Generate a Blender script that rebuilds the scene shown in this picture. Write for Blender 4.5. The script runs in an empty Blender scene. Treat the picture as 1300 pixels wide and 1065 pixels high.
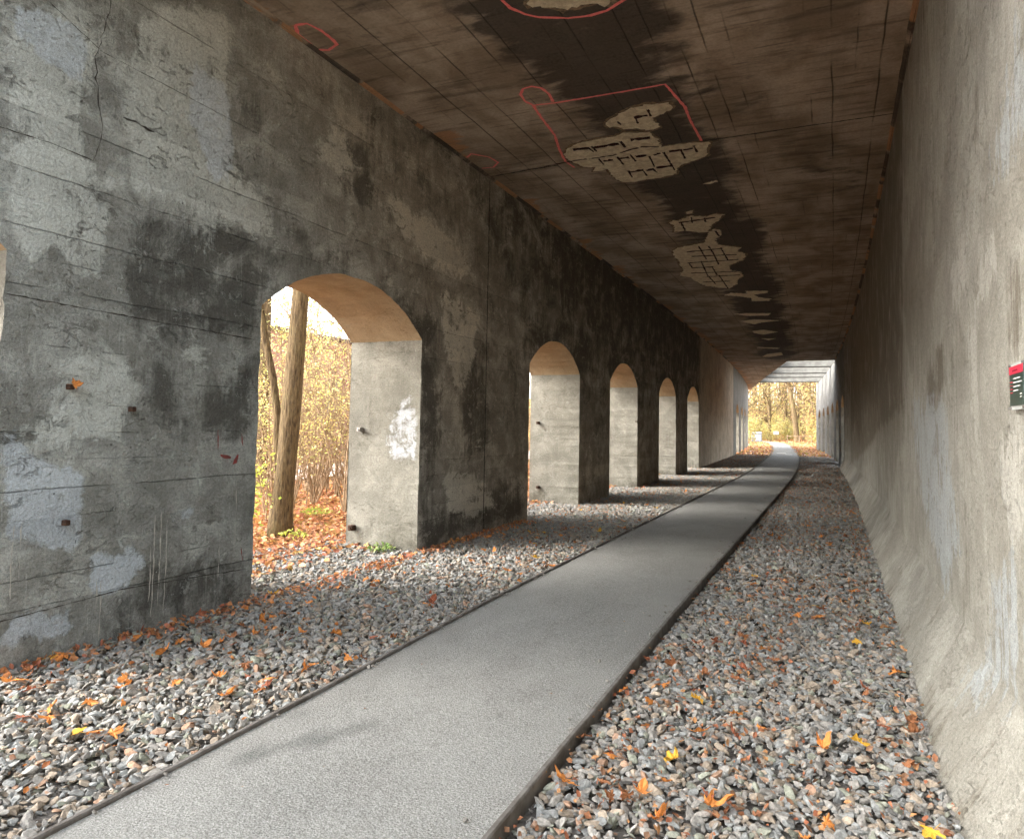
import bpy, math, random
import numpy as np
from mathutils import Vector, Matrix, noise as mnoise
R0 = random.Random(7)
rng = np.random.default_rng(11)
C = bpy.context.scene.collection
H = 1.75            # eye height
ZC = 5.79           # underside of the slab
XL, XR = -5.15, 0.75
XO = -6.32          # outer face of the arcade
def cur(y):         # the viaduct bends gently to the left
    return -np.maximum(0.0, np.asarray(y, float) - 14.0) ** 2 / 1380.0
def curf(y): return float(cur(y))

# ------------------------------------------------------------------ noise
def _hash(ix, iy, s):
    n = (ix.astype(np.int64) * 374761393 + iy.astype(np.int64) * 668265263 + s * 2147483647) & 0xffffffff
    n = ((n ^ (n >> 13)) * 1274126177) & 0xffffffff
    return ((n ^ (n >> 16)) & 0xffff) / 65535.0
def vnoise(x, y, s=0):
    x = np.asarray(x, float); y = np.asarray(y, float)
    ix = np.floor(x); iy = np.floor(y); fx = x - ix; fy = y - iy
    fx = fx * fx * (3 - 2 * fx); fy = fy * fy * (3 - 2 * fy)
    a = _hash(ix, iy, s); b = _hash(ix + 1, iy, s); c = _hash(ix, iy + 1, s); d = _hash(ix + 1, iy + 1, s)
    return (a * (1 - fx) + b * fx) * (1 - fy) + (c * (1 - fx) + d * fx) * fy
def fbm(x, y, s=0, o=4):
    t = 0; a = .5; n = 0
    for k in range(o):
        t = t + a * vnoise(x * 2 ** k, y * 2 ** k, s + k * 17); n += a; a *= .55
    return t / n
def inside(poly, x, y):
    r = np.zeros(x.shape, bool); n = len(poly); j = n - 1
    for i in range(n):
        xi, yi = poly[i]; xj, yj = poly[j]
        if yi != yj:
            r ^= ((yi > y) != (yj > y)) & (x < (xj - xi) * (y - yi) / (yj - yi) + xi)
        j = i
    return r
def polyfield(polys, x, y, soft=.06, seed=5):
    t = np.zeros(x.shape); k = 0
    for dx, dy in ((0, 0), (1, 0), (-1, 0), (0, 1), (0, -1), (.7, .7), (-.7, .7), (.7, -.7), (-.7, -.7)):
        m = np.zeros(x.shape, bool)
        for p in polys: m |= inside(p, x + dx * soft, y + dy * soft)
        t += m; k += 1
    return t / k
def sm(a, b, x):
    t = np.clip((x - a) / (b - a), 0, 1); return t * t * (3 - 2 * t)

# ------------------------------------------------------------------ objects
def mesh_obj(name, V, F, mats, parent=None, fmat=None, uv=None, attrs=None, smooth=False, loc=(0, 0, 0), sharp=None):
    me = bpy.data.meshes.new(name)
    V = np.asarray(V, np.float32).reshape(-1, 3)
    if isinstance(F, np.ndarray):
        nf, k = F.shape
        me.vertices.add(len(V)); me.vertices.foreach_set('co', V.ravel())
        me.loops.add(nf * k); me.loops.foreach_set('vertex_index', F.astype(np.int32).ravel())
        me.polygons.add(nf); me.polygons.foreach_set('loop_start', np.arange(0, nf * k, k, dtype=np.int32))
        me.polygons.foreach_set('loop_total', np.full(nf, k, np.int32))
        me.update(calc_edges=True)
    else:
        me.from_pydata([tuple(map(float, v)) for v in V], [], [tuple(int(i) for i in f) for f in F]); me.update()
    for m in (mats if isinstance(mats, (list, tuple)) else [mats]): me.materials.append(m)
    if fmat is not None: me.polygons.foreach_set('material_index', np.asarray(fmat, np.int32))
    me.polygons.foreach_set('use_smooth', np.full(len(me.polygons), bool(smooth)))
    if uv is not None:
        li = np.zeros(len(me.loops), np.int32); me.loops.foreach_get('vertex_index', li)
        u = me.uv_layers.new(name='UVMap'); u.data.foreach_set('uv', np.asarray(uv, np.float32)[li].ravel())
    for an, av in (attrs or {}).items():
        av = np.asarray(av, np.float32)
        if av.ndim == 1: av = np.stack([av, av, av], 1)
        if av.shape[1] == 3: av = np.concatenate([av, np.ones((len(av), 1), np.float32)], 1)
        a = me.color_attributes.new(an, 'FLOAT_COLOR', 'POINT'); a.data.foreach_set('color', av.astype(np.float32).ravel())
    o = bpy.data.objects.new(name, me); C.objects.link(o); o.location = loc
    if parent is not None: o.parent = parent
    return o
def tag(o, label=None, cat=None, group=None, kind=None):
    if label: o['label'] = label
    if cat: o['category'] = cat
    if group: o['group'] = group
    if kind: o['kind'] = kind
    return o
def empty(name, loc, label, cat, group=None, rz=0):
    o = bpy.data.objects.new(name, None); o.empty_display_size = .2; C.objects.link(o)
    o.location = loc; o.rotation_euler = (0, 0, rz)
    return tag(o, label, cat, group)
def dup(root, loc=None, rz=None, label=None, sc=None):
    r = root.copy(); C.objects.link(r)
    if loc is not None: r.location = loc
    if rz is not None: r.rotation_euler = (0, 0, rz)
    if sc is not None: r.scale = sc if isinstance(sc, tuple) else (sc, sc, sc)
    if label: r['label'] = label
    for ch in list(root.children):
        c = ch.copy(); C.objects.link(c); c.parent = r
        for g in list(ch.children):
            d = g.copy(); C.objects.link(d); d.parent = c
    return r
class MB:
    def __init__(s): s.V = []; s.F = []; s.M = []
    def add(s, V, F, m=0):
        n = len(s.V); s.V += [tuple(v) for v in V]; s.F += [tuple(i + n for i in f) for f in F]; s.M += [m] * len(F)
    def box(s, x0, x1, y0, y1, z0, z1, m=0, b=0.0):
        if b <= 0:
            s.add([(x0, y0, z0), (x1, y0, z0), (x1, y1, z0), (x0, y1, z0), (x0, y0, z1), (x1, y0, z1), (x1, y1, z1), (x0, y1, z1)],
                  [(0, 3, 2, 1), (4, 5, 6, 7), (0, 1, 5, 4), (1, 2, 6, 5), (2, 3, 7, 6), (3, 0, 4, 7)], m)
        else:
            def ring(z, i): return [(x0 + i + b, y0 + i, z), (x1 - i - b, y0 + i, z), (x1 - i, y0 + i + b, z), (x1 - i, y1 - i - b, z), (x1 - i - b, y1 - i, z), (x0 + i + b, y1 - i, z), (x0 + i, y1 - i - b, z), (x0 + i, y0 + i + b, z)]
            V = ring(z0, b) + ring(z0 + b, 0) + ring(z1 - b, 0) + ring(z1, b)
            F = [tuple(range(7, -1, -1)), tuple(range(24, 32))]
            for k in range(3):
                for i in range(8): F.append((k * 8 + i, k * 8 + (i + 1) % 8, k * 8 + 8 + (i + 1) % 8, k * 8 + 8 + i))
            s.add(V, F, m)
    def tube(s, pts, rad, n=8, m=0, jit=0.0, seed=0, cap=True):
        pts = [Vector(p) for p in pts]; k = len(pts)
        t = (pts[1] - pts[0]).normalized(); a = t.orthogonal().normalized(); V = []
        for i, p in enumerate(pts):
            t = ((pts[min(i + 1, k - 1)] - pts[max(i - 1, 0)])).normalized()
            a = (a - t * a.dot(t)).normalized(); b = t.cross(a)
            for j in range(n):
                th = 2 * math.pi * j / n
                r = rad[i] * (1 + jit * (mnoise.noise(Vector((math.cos(th) * 1.5 + seed, math.sin(th) * 1.5, i * .5))) ))
                V.append(p + (a * math.cos(th) + b * math.sin(th)) * r)
        F = [(i * n + j, i * n + (j + 1) % n, (i + 1) * n + (j + 1) % n, (i + 1) * n + j) for i in range(k - 1) for j in range(n)]
        if cap: F += [tuple(range(n - 1, -1, -1)), tuple(range((k - 1) * n, k * n))]
        s.add(V, F, m)
    def build(s, name, mats, parent=None, smooth=False, loc=(0, 0, 0), uv=None):
        return mesh_obj(name, s.V, s.F, mats, parent, fmat=s.M, smooth=smooth, loc=loc, uv=uv)

# ------------------------------------------------------------------ node helper
class NT:
    def __init__(s, name):
        s.m = bpy.data.materials.new(name); s.m.use_nodes = True; s.t = s.m.node_tree
        s.t.nodes.clear(); s.out = s.n('ShaderNodeOutputMaterial')
    def n(s, t, **k):
        o = s.t.nodes.new(t)
        for a, b in k.items(): setattr(o, a, b)
        return o
    def l(s, a, b):
        s.t.links.new(a, b)
    def inp(s, sock, v):
        if isinstance(v, bpy.types.NodeSocket): s.l(v, sock)
        elif v is not None:
            if sock.type == 'RGBA' and not isinstance(v, (float, int)) and len(v) == 3: v = (*v, 1)
            sock.default_value = v
    def math(s, op, a, b=None, c=None, clamp=False):
        o = s.n('ShaderNodeMath', operation=op, use_clamp=clamp); s.inp(o.inputs[0], a); s.inp(o.inputs[1], b)
        if c is not None: s.inp(o.inputs[2], c)
        return o.outputs[0]
    def mix(s, f, a, b, mode='MIX'):
        o = s.n('ShaderNodeMix', data_type='RGBA', blend_type=mode); s.inp(o.inputs[0], f); s.inp(o.inputs[6], a); s.inp(o.inputs[7], b)
        return o.outputs[2]
    def step(s, v, a, b, lo=0.0, hi=1.0):
        o = s.n('ShaderNodeMapRange', interpolation_type='SMOOTHSTEP'); s.inp(o.inputs[0], v); s.inp(o.inputs[1], a); s.inp(o.inputs[2], b); s.inp(o.inputs[3], lo); s.inp(o.inputs[4], hi)
        return o.outputs[0]
    def uv(s): return s.n('ShaderNodeUVMap').outputs[0]
    def obj(s): return s.n('ShaderNodeTexCoord').outputs['Object']
    def vec(s, v, sc=(1, 1, 1), loc=(0, 0, 0)):
        o = s.n('ShaderNodeMapping'); s.l(v, o.inputs[0]); o.inputs['Scale'].default_value = sc; o.inputs['Location'].default_value = loc
        return o.outputs[0]
    def noise(s, v, sc, det=6, rough=.6, dist=0.0):
        o = s.n('ShaderNodeTexNoise'); s.l(v, o.inputs['Vector']); o.inputs['Scale'].default_value = sc; o.inputs['Detail'].default_value = det
        o.inputs['Roughness'].default_value = rough; o.inputs['Distortion'].default_value = dist
        return o.outputs[0]
    def vor(s, v, sc, feat='F1', out='Distance', rnd=1.0):
        o = s.n('ShaderNodeTexVoronoi', feature=feat); s.l(v, o.inputs['Vector']); o.inputs['Scale'].default_value = sc; o.inputs['Randomness'].default_value = rnd
        return o.outputs[out]
    def attr(s, name):
        o = s.n('ShaderNodeAttribute', attribute_name=name); return o
    def sep(s, v):
        o = s.n('ShaderNodeSeparateXYZ'); s.l(v, o.inputs[0]); return o.outputs
    def sepc(s, v):
        o = s.n('ShaderNodeSeparateColor'); s.l(v, o.inputs[0]); return o.outputs
    def bump(s, h, st=.5, d=.01, nrm=None):
        o = s.n('ShaderNodeBump'); s.l(h, o.inputs['Height']); o.inputs['Strength'].default_value = st; o.inputs['Distance'].default_value = d
        if nrm: s.l(nrm, o.inputs['Normal'])
        return o.outputs[0]
    def bsdf(s, col, rough=.9, spec=.3, nrm=None, metal=0.0):
        o = s.n('ShaderNodeBsdfPrincipled'); s.inp(o.inputs['Base Color'], col); s.inp(o.inputs['Roughness'], rough)
        o.inputs['Specular IOR Level'].default_value = spec; s.inp(o.inputs['Metallic'], metal)
        if nrm: s.l(nrm, o.inputs['Normal'])
        s.l(o.outputs[0], s.out.inputs[0]); return o

def concrete(name, c1, c2, dark, light, blue, streak=False, boards=True, grit=1.0, ochre=None, bumpd=.012, warm=False, flake=1.0):
    n = NT(name); uv = n.uv(); at = n.sepc(n.attr('fld').outputs['Color'])
    big = n.noise(uv, .8, 5, .6, .4); mid = n.noise(n.vec(uv, loc=(7, 3, 0)), 2.6, 10, .72, .5); m2 = n.noise(n.vec(uv, (1, 1.5, 1), (2, 8, 0)), 6.5, 8, .7, 1.1)
    fine = n.noise(uv, 42, 5, .7); grit_n = n.noise(uv, 120, 4, .75); sk = n.noise(n.vec(uv, (1.6, 1, 1), (9, 1, 0)), 13, 6, .72, .8)
    st = n.noise(n.vec(uv, (7, .45, 1)), 1.6, 7, .68, .2); st2 = n.noise(n.vec(uv, (26, .8, 1), (3, 0, 0)), 1.4, 5, .65)
    c0 = n.mix(n.step(mid, .38, .62), c1, c2)
    c0 = n.mix(n.step(big, .42, .62, 0, .5), c0, n.mix(.45, dark, c1))
    def w(v, k): return n.math('MULTIPLY', n.math('SUBTRACT', v, .5), k)
    wn_ = n.math('ADD', w(mid, 1.7), w(m2, .9)); ws = w(st, 2.0 if streak else .7)
    wd = n.math('ADD', w(n.noise(n.vec(uv, loc=(1, 9, 0)), 1.5, 10, .72, .7), 2.3), n.math('ADD', w(sk, .5), ws))
    md = n.step(n.math('ADD', at[1], wd), .22, .72); ml = n.step(n.math('ADD', n.math('ADD', at[0], wn_), ws), .38, .72)
    mb = n.step(n.math('ADD', n.math('ADD', at[2], n.math('MULTIPLY', wn_, .9)), ws), .38, .66)
    col = n.mix(n.math('MULTIPLY', md, .88), c0, dark)
    col = n.mix(n.math('MULTIPLY', ml, .7), col, light); col = n.mix(n.math('MULTIPLY', mb, .72), col, blue)
    # flaked skim coat: crisp lighter and darker islands at several sizes
    i1 = n.math('MULTIPLY', n.step(m2, .56, .60), n.step(mid, .47, .56)); col = n.mix(n.math('MULTIPLY', i1, .38 * flake), col, light)
    i2 = n.math('MULTIPLY', n.step(m2, .44, .40), n.step(n.noise(n.vec(uv, loc=(4, 4, 0)), 1.9, 6, .6), .48, .58)); col = n.mix(n.math('MULTIPLY', i2, .5 * flake), col, dark)
    i3 = n.math('MULTIPLY', n.step(sk, .61, .65), n.step(big, .46, .56)); col = n.mix(n.math('MULTIPLY', i3, .35 * flake), col, light)
    i4 = n.math('MULTIPLY', n.step(sk, .37, .33), n.step(mid, .5, .42)); col = n.mix(n.math('MULTIPLY', i4, .55 * flake), col, dark)
    col = n.mix(n.step(st, .52, .72, 0, .5 if streak else .22), col, n.mix(.45, dark, c1))
    col = n.mix(n.step(st2, .60, .70, 0, .4 if streak else .25), col, light); col = n.mix(n.step(st2, .40, .32, 0, .35 if streak else .2), col, dark)
    pit = n.vor(uv, 13); pitm = n.math('MULTIPLY', n.step(pit, .12, .04), n.step(n.noise(uv, 2.1, 3), .52, .6)); col = n.mix(n.math('MULTIPLY', pitm, .6 * flake), col, dark)
    g = n.math('ADD', n.step(grit_n, .3, .7, 1 - .26 * grit, 1 + .26 * grit), n.step(fine, .3, .7, -.2 * grit, .2 * grit))
    gm = n.n('ShaderNodeVectorMath', operation='SCALE'); n.l(col, gm.inputs[0]); n.l(g, gm.inputs['Scale']); col = gm.outputs[0]
    h = n.math('ADD', n.math('MULTIPLY', m2, .55), n.math('MULTIPLY', fine, .32)); h = n.math('ADD', h, n.math('MULTIPLY', grit_n, .12)); h = n.math('ADD', h, n.math('MULTIPLY', sk, .5)); h = n.math('ADD', h, n.math('MULTIPLY', mid, .5))
    h = n.math('SUBTRACT', h, n.math('MULTIPLY', pitm, .5)); h = n.math('ADD', h, n.math('MULTIPLY', n.math('ADD', i1, i3), .22)); h = n.math('SUBTRACT', h, n.math('MULTIPLY', n.math('ADD', i2, i4), .2))
    h = n.math('ADD', h, n.math('MULTIPLY', n.math('ADD', ml, mb), .12))
    if boards:
        s = n.sep(uv); z = n.math('ADD', s[1], n.math('MULTIPLY', n.math('SUBTRACT', n.noise(n.vec(uv, (1, .15, 1)), 1.3, 6, .65), .5), .06))
        k = n.math('MULTIPLY', z, 4.88); fr = n.math('FRACT', k); dist = n.math('MINIMUM', fr, n.math('SUBTRACT', 1.0, fr))
        wn = n.n('ShaderNodeTexWhiteNoise', noise_dimensions='1D'); n.l(n.math('FLOOR', n.math('ADD', k, .5)), wn.inputs['W'])
        wn2 = n.n('ShaderNodeTexWhiteNoise', noise_dimensions='1D'); n.l(n.math('FLOOR', k), wn2.inputs['W'])
        br = n.step(n.math('ADD', n.noise(n.vec(uv, (1.1, 2.5, 1)), 1.7, 7, .7), n.math('MULTIPLY', wn.outputs['Value'], .32)), .67, .84)
        ln = n.math('MULTIPLY', n.step(dist, n.math('MULTIPLY_ADD', sk, .06, 0.0), .004), br)
        col = n.mix(n.math('MULTIPLY', ln, .5), col, [c * .4 for c in dark])
        h = n.math('SUBTRACT', h, n.math('MULTIPLY', ln, .5)); h = n.math('ADD', h, n.math('MULTIPLY', wn2.outputs['Value'], .22))
        g2 = n.step(wn2.outputs['Value'], 0, 1, .92, 1.08); gm = n.n('ShaderNodeVectorMath', operation='SCALE'); n.l(col, gm.inputs[0]); n.l(g2, gm.inputs['Scale']); col = gm.outputs[0]
    if warm:   # bluish near, brown deeper: wall tone plus daylight painted into the colour
        s = n.sep(uv); f = n.step(n.math('ADD', s[0], n.math('MULTIPLY', s[1], .9)), 7.0, 12.5); col = n.mix(f, n.mix(1.0, col, (.95, 1.0, 1.02), 'MULTIPLY'), n.mix(1.0, col, (1.16, 1.0, .83), 'MULTIPLY'))
    n.bsdf(col, .92, .2, n.bump(h, .9, bumpd * 2.2)); return n.m
def simple(name, c, rough=.8, c2=None, sc=8, spec=.3, metal=0.0, bump=0.0, coords='obj'):
    n = NT(name); v = n.obj(); nz = n.noise(v, sc, 5, .65)
    col = n.mix(n.step(nz, .35, .65), c, c2 or tuple(x * .7 for x in c))
    n.bsdf(col, rough, spec, n.bump(nz, .5, bump) if bump else None, metal); return n.m

M = {}
M['wall'] = concrete('left_wall_concrete', (.25, .25, .235), (.43, .435, .42), (.082, .079, .072), (.62, .64, .62), (.55, .60, .67), warm=True, bumpd=.014)
M['rwall'] = concrete('right_wall_concrete', (.305, .296, .258), (.395, .384, .34), (.16, .142, .112), (.47, .46, .415), (.40, .435, .45), streak=True, boards=False, grit=.9, bumpd=.009, flake=.6)
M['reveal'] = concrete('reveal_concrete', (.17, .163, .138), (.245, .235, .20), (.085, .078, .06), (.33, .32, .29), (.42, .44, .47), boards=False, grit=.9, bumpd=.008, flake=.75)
M['pale'] = concrete('pale_concrete', (.20, .197, .185), (.27, .266, .25), (.10, .092, .08), (.35, .35, .33), (.4, .42, .44), streak=True, boards=False, grit=.5, bumpd=.006, flake=.5)
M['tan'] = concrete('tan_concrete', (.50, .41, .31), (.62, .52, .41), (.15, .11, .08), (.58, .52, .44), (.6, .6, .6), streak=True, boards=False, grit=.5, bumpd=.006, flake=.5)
M['soffit'] = concrete('soffit_concrete', (.33, .245, .155), (.42, .325, .215), (.20, .14, .08), (.52, .43, .30), (.5, .4, .25), boards=False, grit=.5, bumpd=.006, flake=.6)  # ochre: formwork tone plus warm bounce off the leaves painted in

def ceiling_mat():
    n = NT('ceiling_concrete'); uv = n.uv(); at = n.sepc(n.attr('fld').outputs['Color'])
    big = n.noise(n.vec(uv, (1, .7, 1)), 1.1, 6, .6, .3); tr = n.noise(n.vec(uv, (.55, 4.5, 1)), 1.5, 7, .65, .25)
    fine = n.noise(uv, 26, 5, .7)
    col = n.mix(n.step(big, .35, .65), (.26, .19, .132), (.52, .41, .315))
    col = n.mix(n.step(tr, .46, .70, 0, .6), col, (.07, .045, .03))
    w = n.math('MULTIPLY', n.math('SUBTRACT', n.noise(n.vec(uv, (1, 2.2, 1)), 1.6, 7, .66, .3), .5), 1.5)
    md = n.step(n.math('ADD', at[1], w), .30, .68)
    col = n.mix(n.math('MULTIPLY', md, .9), col, n.mix(n.step(fine, .3, .7), n.mix(n.step(tr, .4, .6), (.016, .014, .013), (.055, .042, .034)), (.065, .052, .043)))
    ml = n.step(n.math('ADD', at[0], w), .4, .65); col = n.mix(n.math('MULTIPLY', ml, .6), col, (.34, .28, .20))
    mo = n.step(n.math('ADD', at[2], n.math('MULTIPLY', w, 1.2)), .42, .6); col = n.mix(n.math('MULTIPLY', mo, .75), col, (.50, .24, .11))
    s = n.sep(uv); x = n.math('ADD', s[0], n.math('MULTIPLY', n.math('SUBTRACT', n.noise(n.vec(uv, (.2, 1, 1)), .9, 3, .5), .5), .05))
    k = n.math('MULTIPLY', x, 4.1); fr = n.math('FRACT', k); d = n.math('MINIMUM', fr, n.math('SUBTRACT', 1.0, fr))
    wn = n.n('ShaderNodeTexWhiteNoise', noise_dimensions='1D'); n.l(n.math('FLOOR', n.math('ADD', k, .5)), wn.inputs['W'])
    br = n.step(n.math('ADD', n.noise(n.vec(uv, (2.5, .5, 1)), 1.4, 4, .6), n.math('MULTIPLY', wn.outputs['Value'], .3)), .55, .75)
    ln = n.math('MULTIPLY', n.step(d, .05, .012), br); col = n.mix(n.math('MULTIPLY', ln, .75), col, (.03, .024, .02))
    k2 = n.math('MULTIPLY', s[1], 3.7); fr2 = n.math('FRACT', k2); d2 = n.math('MINIMUM', fr2, n.math('SUBTRACT', 1.0, fr2))
    ln2 = n.math('MULTIPLY', n.step(d2, .07, .02), n.step(n.noise(uv, 1.7, 4, .6), .52, .66)); col = n.mix(n.math('MULTIPLY', ln2, .5), col, (.04, .03, .024))
    col = n.mix(n.step(fine, .35, .75, 0, .35), col, (.11, .085, .062))
    h = n.math('ADD', n.math('MULTIPLY', tr, .8), n.math('MULTIPLY', fine, .4)); h = n.math('SUBTRACT', h, ln)
    h = n.math('ADD', h, n.math('MULTIPLY', wn.outputs['Value'], .3))
    n.bsdf(col, .9, .2, n.bump(h, .7, .015)); return n.m
M['ceil'] = ceiling_mat()
def attrcol(name, rough=.85, spec=.25, vary=.25, bump=.004, sc=30, trans=0.0):
    n = NT(name); c = n.attr('Col').outputs['Color']; nz = n.noise(n.obj(), sc, 4, .7)
    g = n.step(nz, .3, .7, 1 - vary, 1 + vary)
    gm = n.n('ShaderNodeVectorMath', operation='SCALE'); n.l(c, gm.inputs[0]); n.l(g, gm.inputs['Scale'])
    b = n.bsdf(gm.outputs[0], rough, spec, n.bump(nz, .5, bump) if bump else None)
    if trans:
        t = n.n('ShaderNodeBsdfTranslucent'); n.l(gm.outputs[0], t.inputs[0]); mx = n.n('ShaderNodeMixShader'); mx.inputs[0].default_value = trans
        n.l(b.outputs[0], mx.inputs[1]); n.l(t.outputs[0], mx.inputs[2]); n.l(mx.outputs[0], n.out.inputs[0])
    return n.m
M['stone'] = attrcol('ballast_stone', .92, .12, .3, .003, 60)
M['leaf'] = attrcol('leaf', .6, .3, .2, 0, 14, .35)
M['dryleaf'] = attrcol('dry_leaf', .7, .3, .3, .002, 40, .2)
def bark():
    n = NT('bark'); o = n.obj(); v = n.vec(o, (1, 1, .22)); a = n.noise(v, 34, 8, .75, .6); b = n.vor(n.vec(o, (1, 1, .13)), 30)
    c = n.mix(n.step(a, .35, .65), (.085, .06, .036), (.20, .145, .08)); c = n.mix(n.step(b, .42, .08, 0, .8), c, (.028, .019, .012))
    c = n.mix(n.step(n.noise(o, 1.1, 4), .5, .7, 0, .4), c, (.20, .18, .08))
    n.bsdf(c, .95, .1, n.bump(n.math('ADD', a, b), .9, .03)); return n.m
M['bark'] = bark()
M['twig'] = simple('twig_bark', (.20, .13, .07), .9, (.12, .075, .04), 12)
def path_mat():
    n = NT('asphalt'); o = n.obj(); g = n.noise(o, 85, 6, .85); g2 = n.vor(o, 95); big = n.noise(o, .8, 5, .6); mid = n.noise(n.vec(o, (1, .5, 1)), 3, 5, .6)
    c = n.mix(n.step(big, .35, .65), (.19, .192, .182), (.24, .242, .229)); c = n.mix(n.step(mid, .45, .68, 0, .5), c, (.15, .147, .138))
    c = n.mix(n.step(g, .44, .62, .0, .75), c, (.46, .46, .445)); c = n.mix(n.step(g, .46, .34, 0, .7), c, (.075, .075, .072)); c = n.mix(n.step(g2, .30, .15, 0, .6), c, (.11, .11, .108))
    # dark smudges, their edges broken up by noise
    st = n.attr('fld'); sp = n.sepc(st.outputs['Color'])
    w = n.math('MULTIPLY', n.math('SUBTRACT', n.noise(n.vec(o, (2.2, 1, 1)), 5, 6, .6), .5), .9)
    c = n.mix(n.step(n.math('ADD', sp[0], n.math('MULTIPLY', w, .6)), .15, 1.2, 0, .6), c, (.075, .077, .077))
    c = n.mix(n.step(n.math('ADD', sp[1], w), .3, .8, 0, .75), c, (.20, .15, .105))
    n.bsdf(c, .88, .25, n.bump(n.math('ADD', g, n.math('MULTIPLY', g2, .6)), .8, .006)); return n.m
M['path'] = path_mat()
def ground_mat():
    n = NT('leafy_soil'); o = n.obj(); a = n.noise(o, .5, 6, .65); b = n.noise(o, 7, 7, .75); cst = n.vor(o, 9, out='Color')
    c = n.mix(n.step(a, .4, .6), (.22, .10, .035), (.36, .19, .06)); c = n.mix(n.step(b, .4, .62, 0, .7), c, (.10, .055, .025))
    c = n.mix(n.step(n.noise(n.vec(o, loc=(5, 5, 0)), 2.3, 5), .56, .66, 0, .6), c, (.13, .16, .035))
    n.bsdf(c, .95, .1, n.bump(b, .8, .04)); return n.m
M['ground'] = ground_mat()
M['bed'] = simple('gravel_bed_soil', (.075, .068, .06), .95, (.17, .16, .15), 22, .15, 0, .03)
M['fargravel'] = simple('far_gravel', (.30, .22, .165), .95, (.38, .31, .26), 14, .15, 0, .03)
M['edging'] = simple('edging', (.17, .16, .15), .8, (.10, .088, .078), 9, .4, 0, .003)
M['steel'] = simple('galvanised_steel', (.33, .32, .31), .45, (.22, .20, .18), 30, .5, .8)
M['rust'] = simple('rusty_steel', (.10, .05, .03), .75, (.05, .03, .022), 30, .3, .3, .002)
M['rebar'] = simple('exposed_rebar', (.030, .013, .009), .85, (.055, .02, .012), 40, .2)
M['spall'] = None
def spall_mat():
    n = NT('spalled_concrete'); o = n.obj(); a = n.noise(o, 9, 7, .7, .4); b = n.noise(o, 60, 4, .7)
    c = n.mix(n.step(a, .38, .62), (.68, .55, .38), (.90, .78, .58)); c = n.mix(n.step(b, .55, .75, 0, .5), c, (.16, .11, .07))
    n.bsdf(c, .95, .1, n.bump(n.math('ADD', a, n.math('MULTIPLY', b, .4)), 1, .04)); return n.m
M['spall'] = spall_mat()
M['red'] = simple('red_spray_paint', (.95, .24, .23), .6, (.86, .17, .16), 22)
M['crack'] = simple('crack_shadow', (.03, .028, .025), 1.0, (.07, .065, .06), 20, .05)
M['brick'] = None
def brick_mat():
    n = NT('red_brick'); t = n.n('ShaderNodeTexBrick'); n.l(n.uv(), t.inputs['Vector']); t.inputs['Scale'].default_value = 1.0
    t.inputs['Color1'].default_value = (.42, .17, .11, 1); t.inputs['Color2'].default_value = (.30, .11, .075, 1); t.inputs['Mortar'].default_value = (.4, .35, .3, 1)
    t.inputs['Brick Width'].default_value = .25; t.inputs['Row Height'].default_value = .075; t.inputs['Mortar Size'].default_value = .012
    n.bsdf(t.outputs[0], .9, .2); return n.m
M['brick'] = brick_mat()
M['rim'] = simple('broken_rim', (.30, .21, .13), .95, (.12, .085, .06), 30, .1, 0, .02)
M['twig'] = simple('twig_bark', (.34, .24, .15), .9, (.20, .14, .085), 12)
M['beam'] = simple('beam_concrete', (.19, .187, .172), .9, (.13, .127, .115), 3, .2, 0, .01)
SKY_S, SUN_S, EXPO = .15, .5, 3.05
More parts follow.
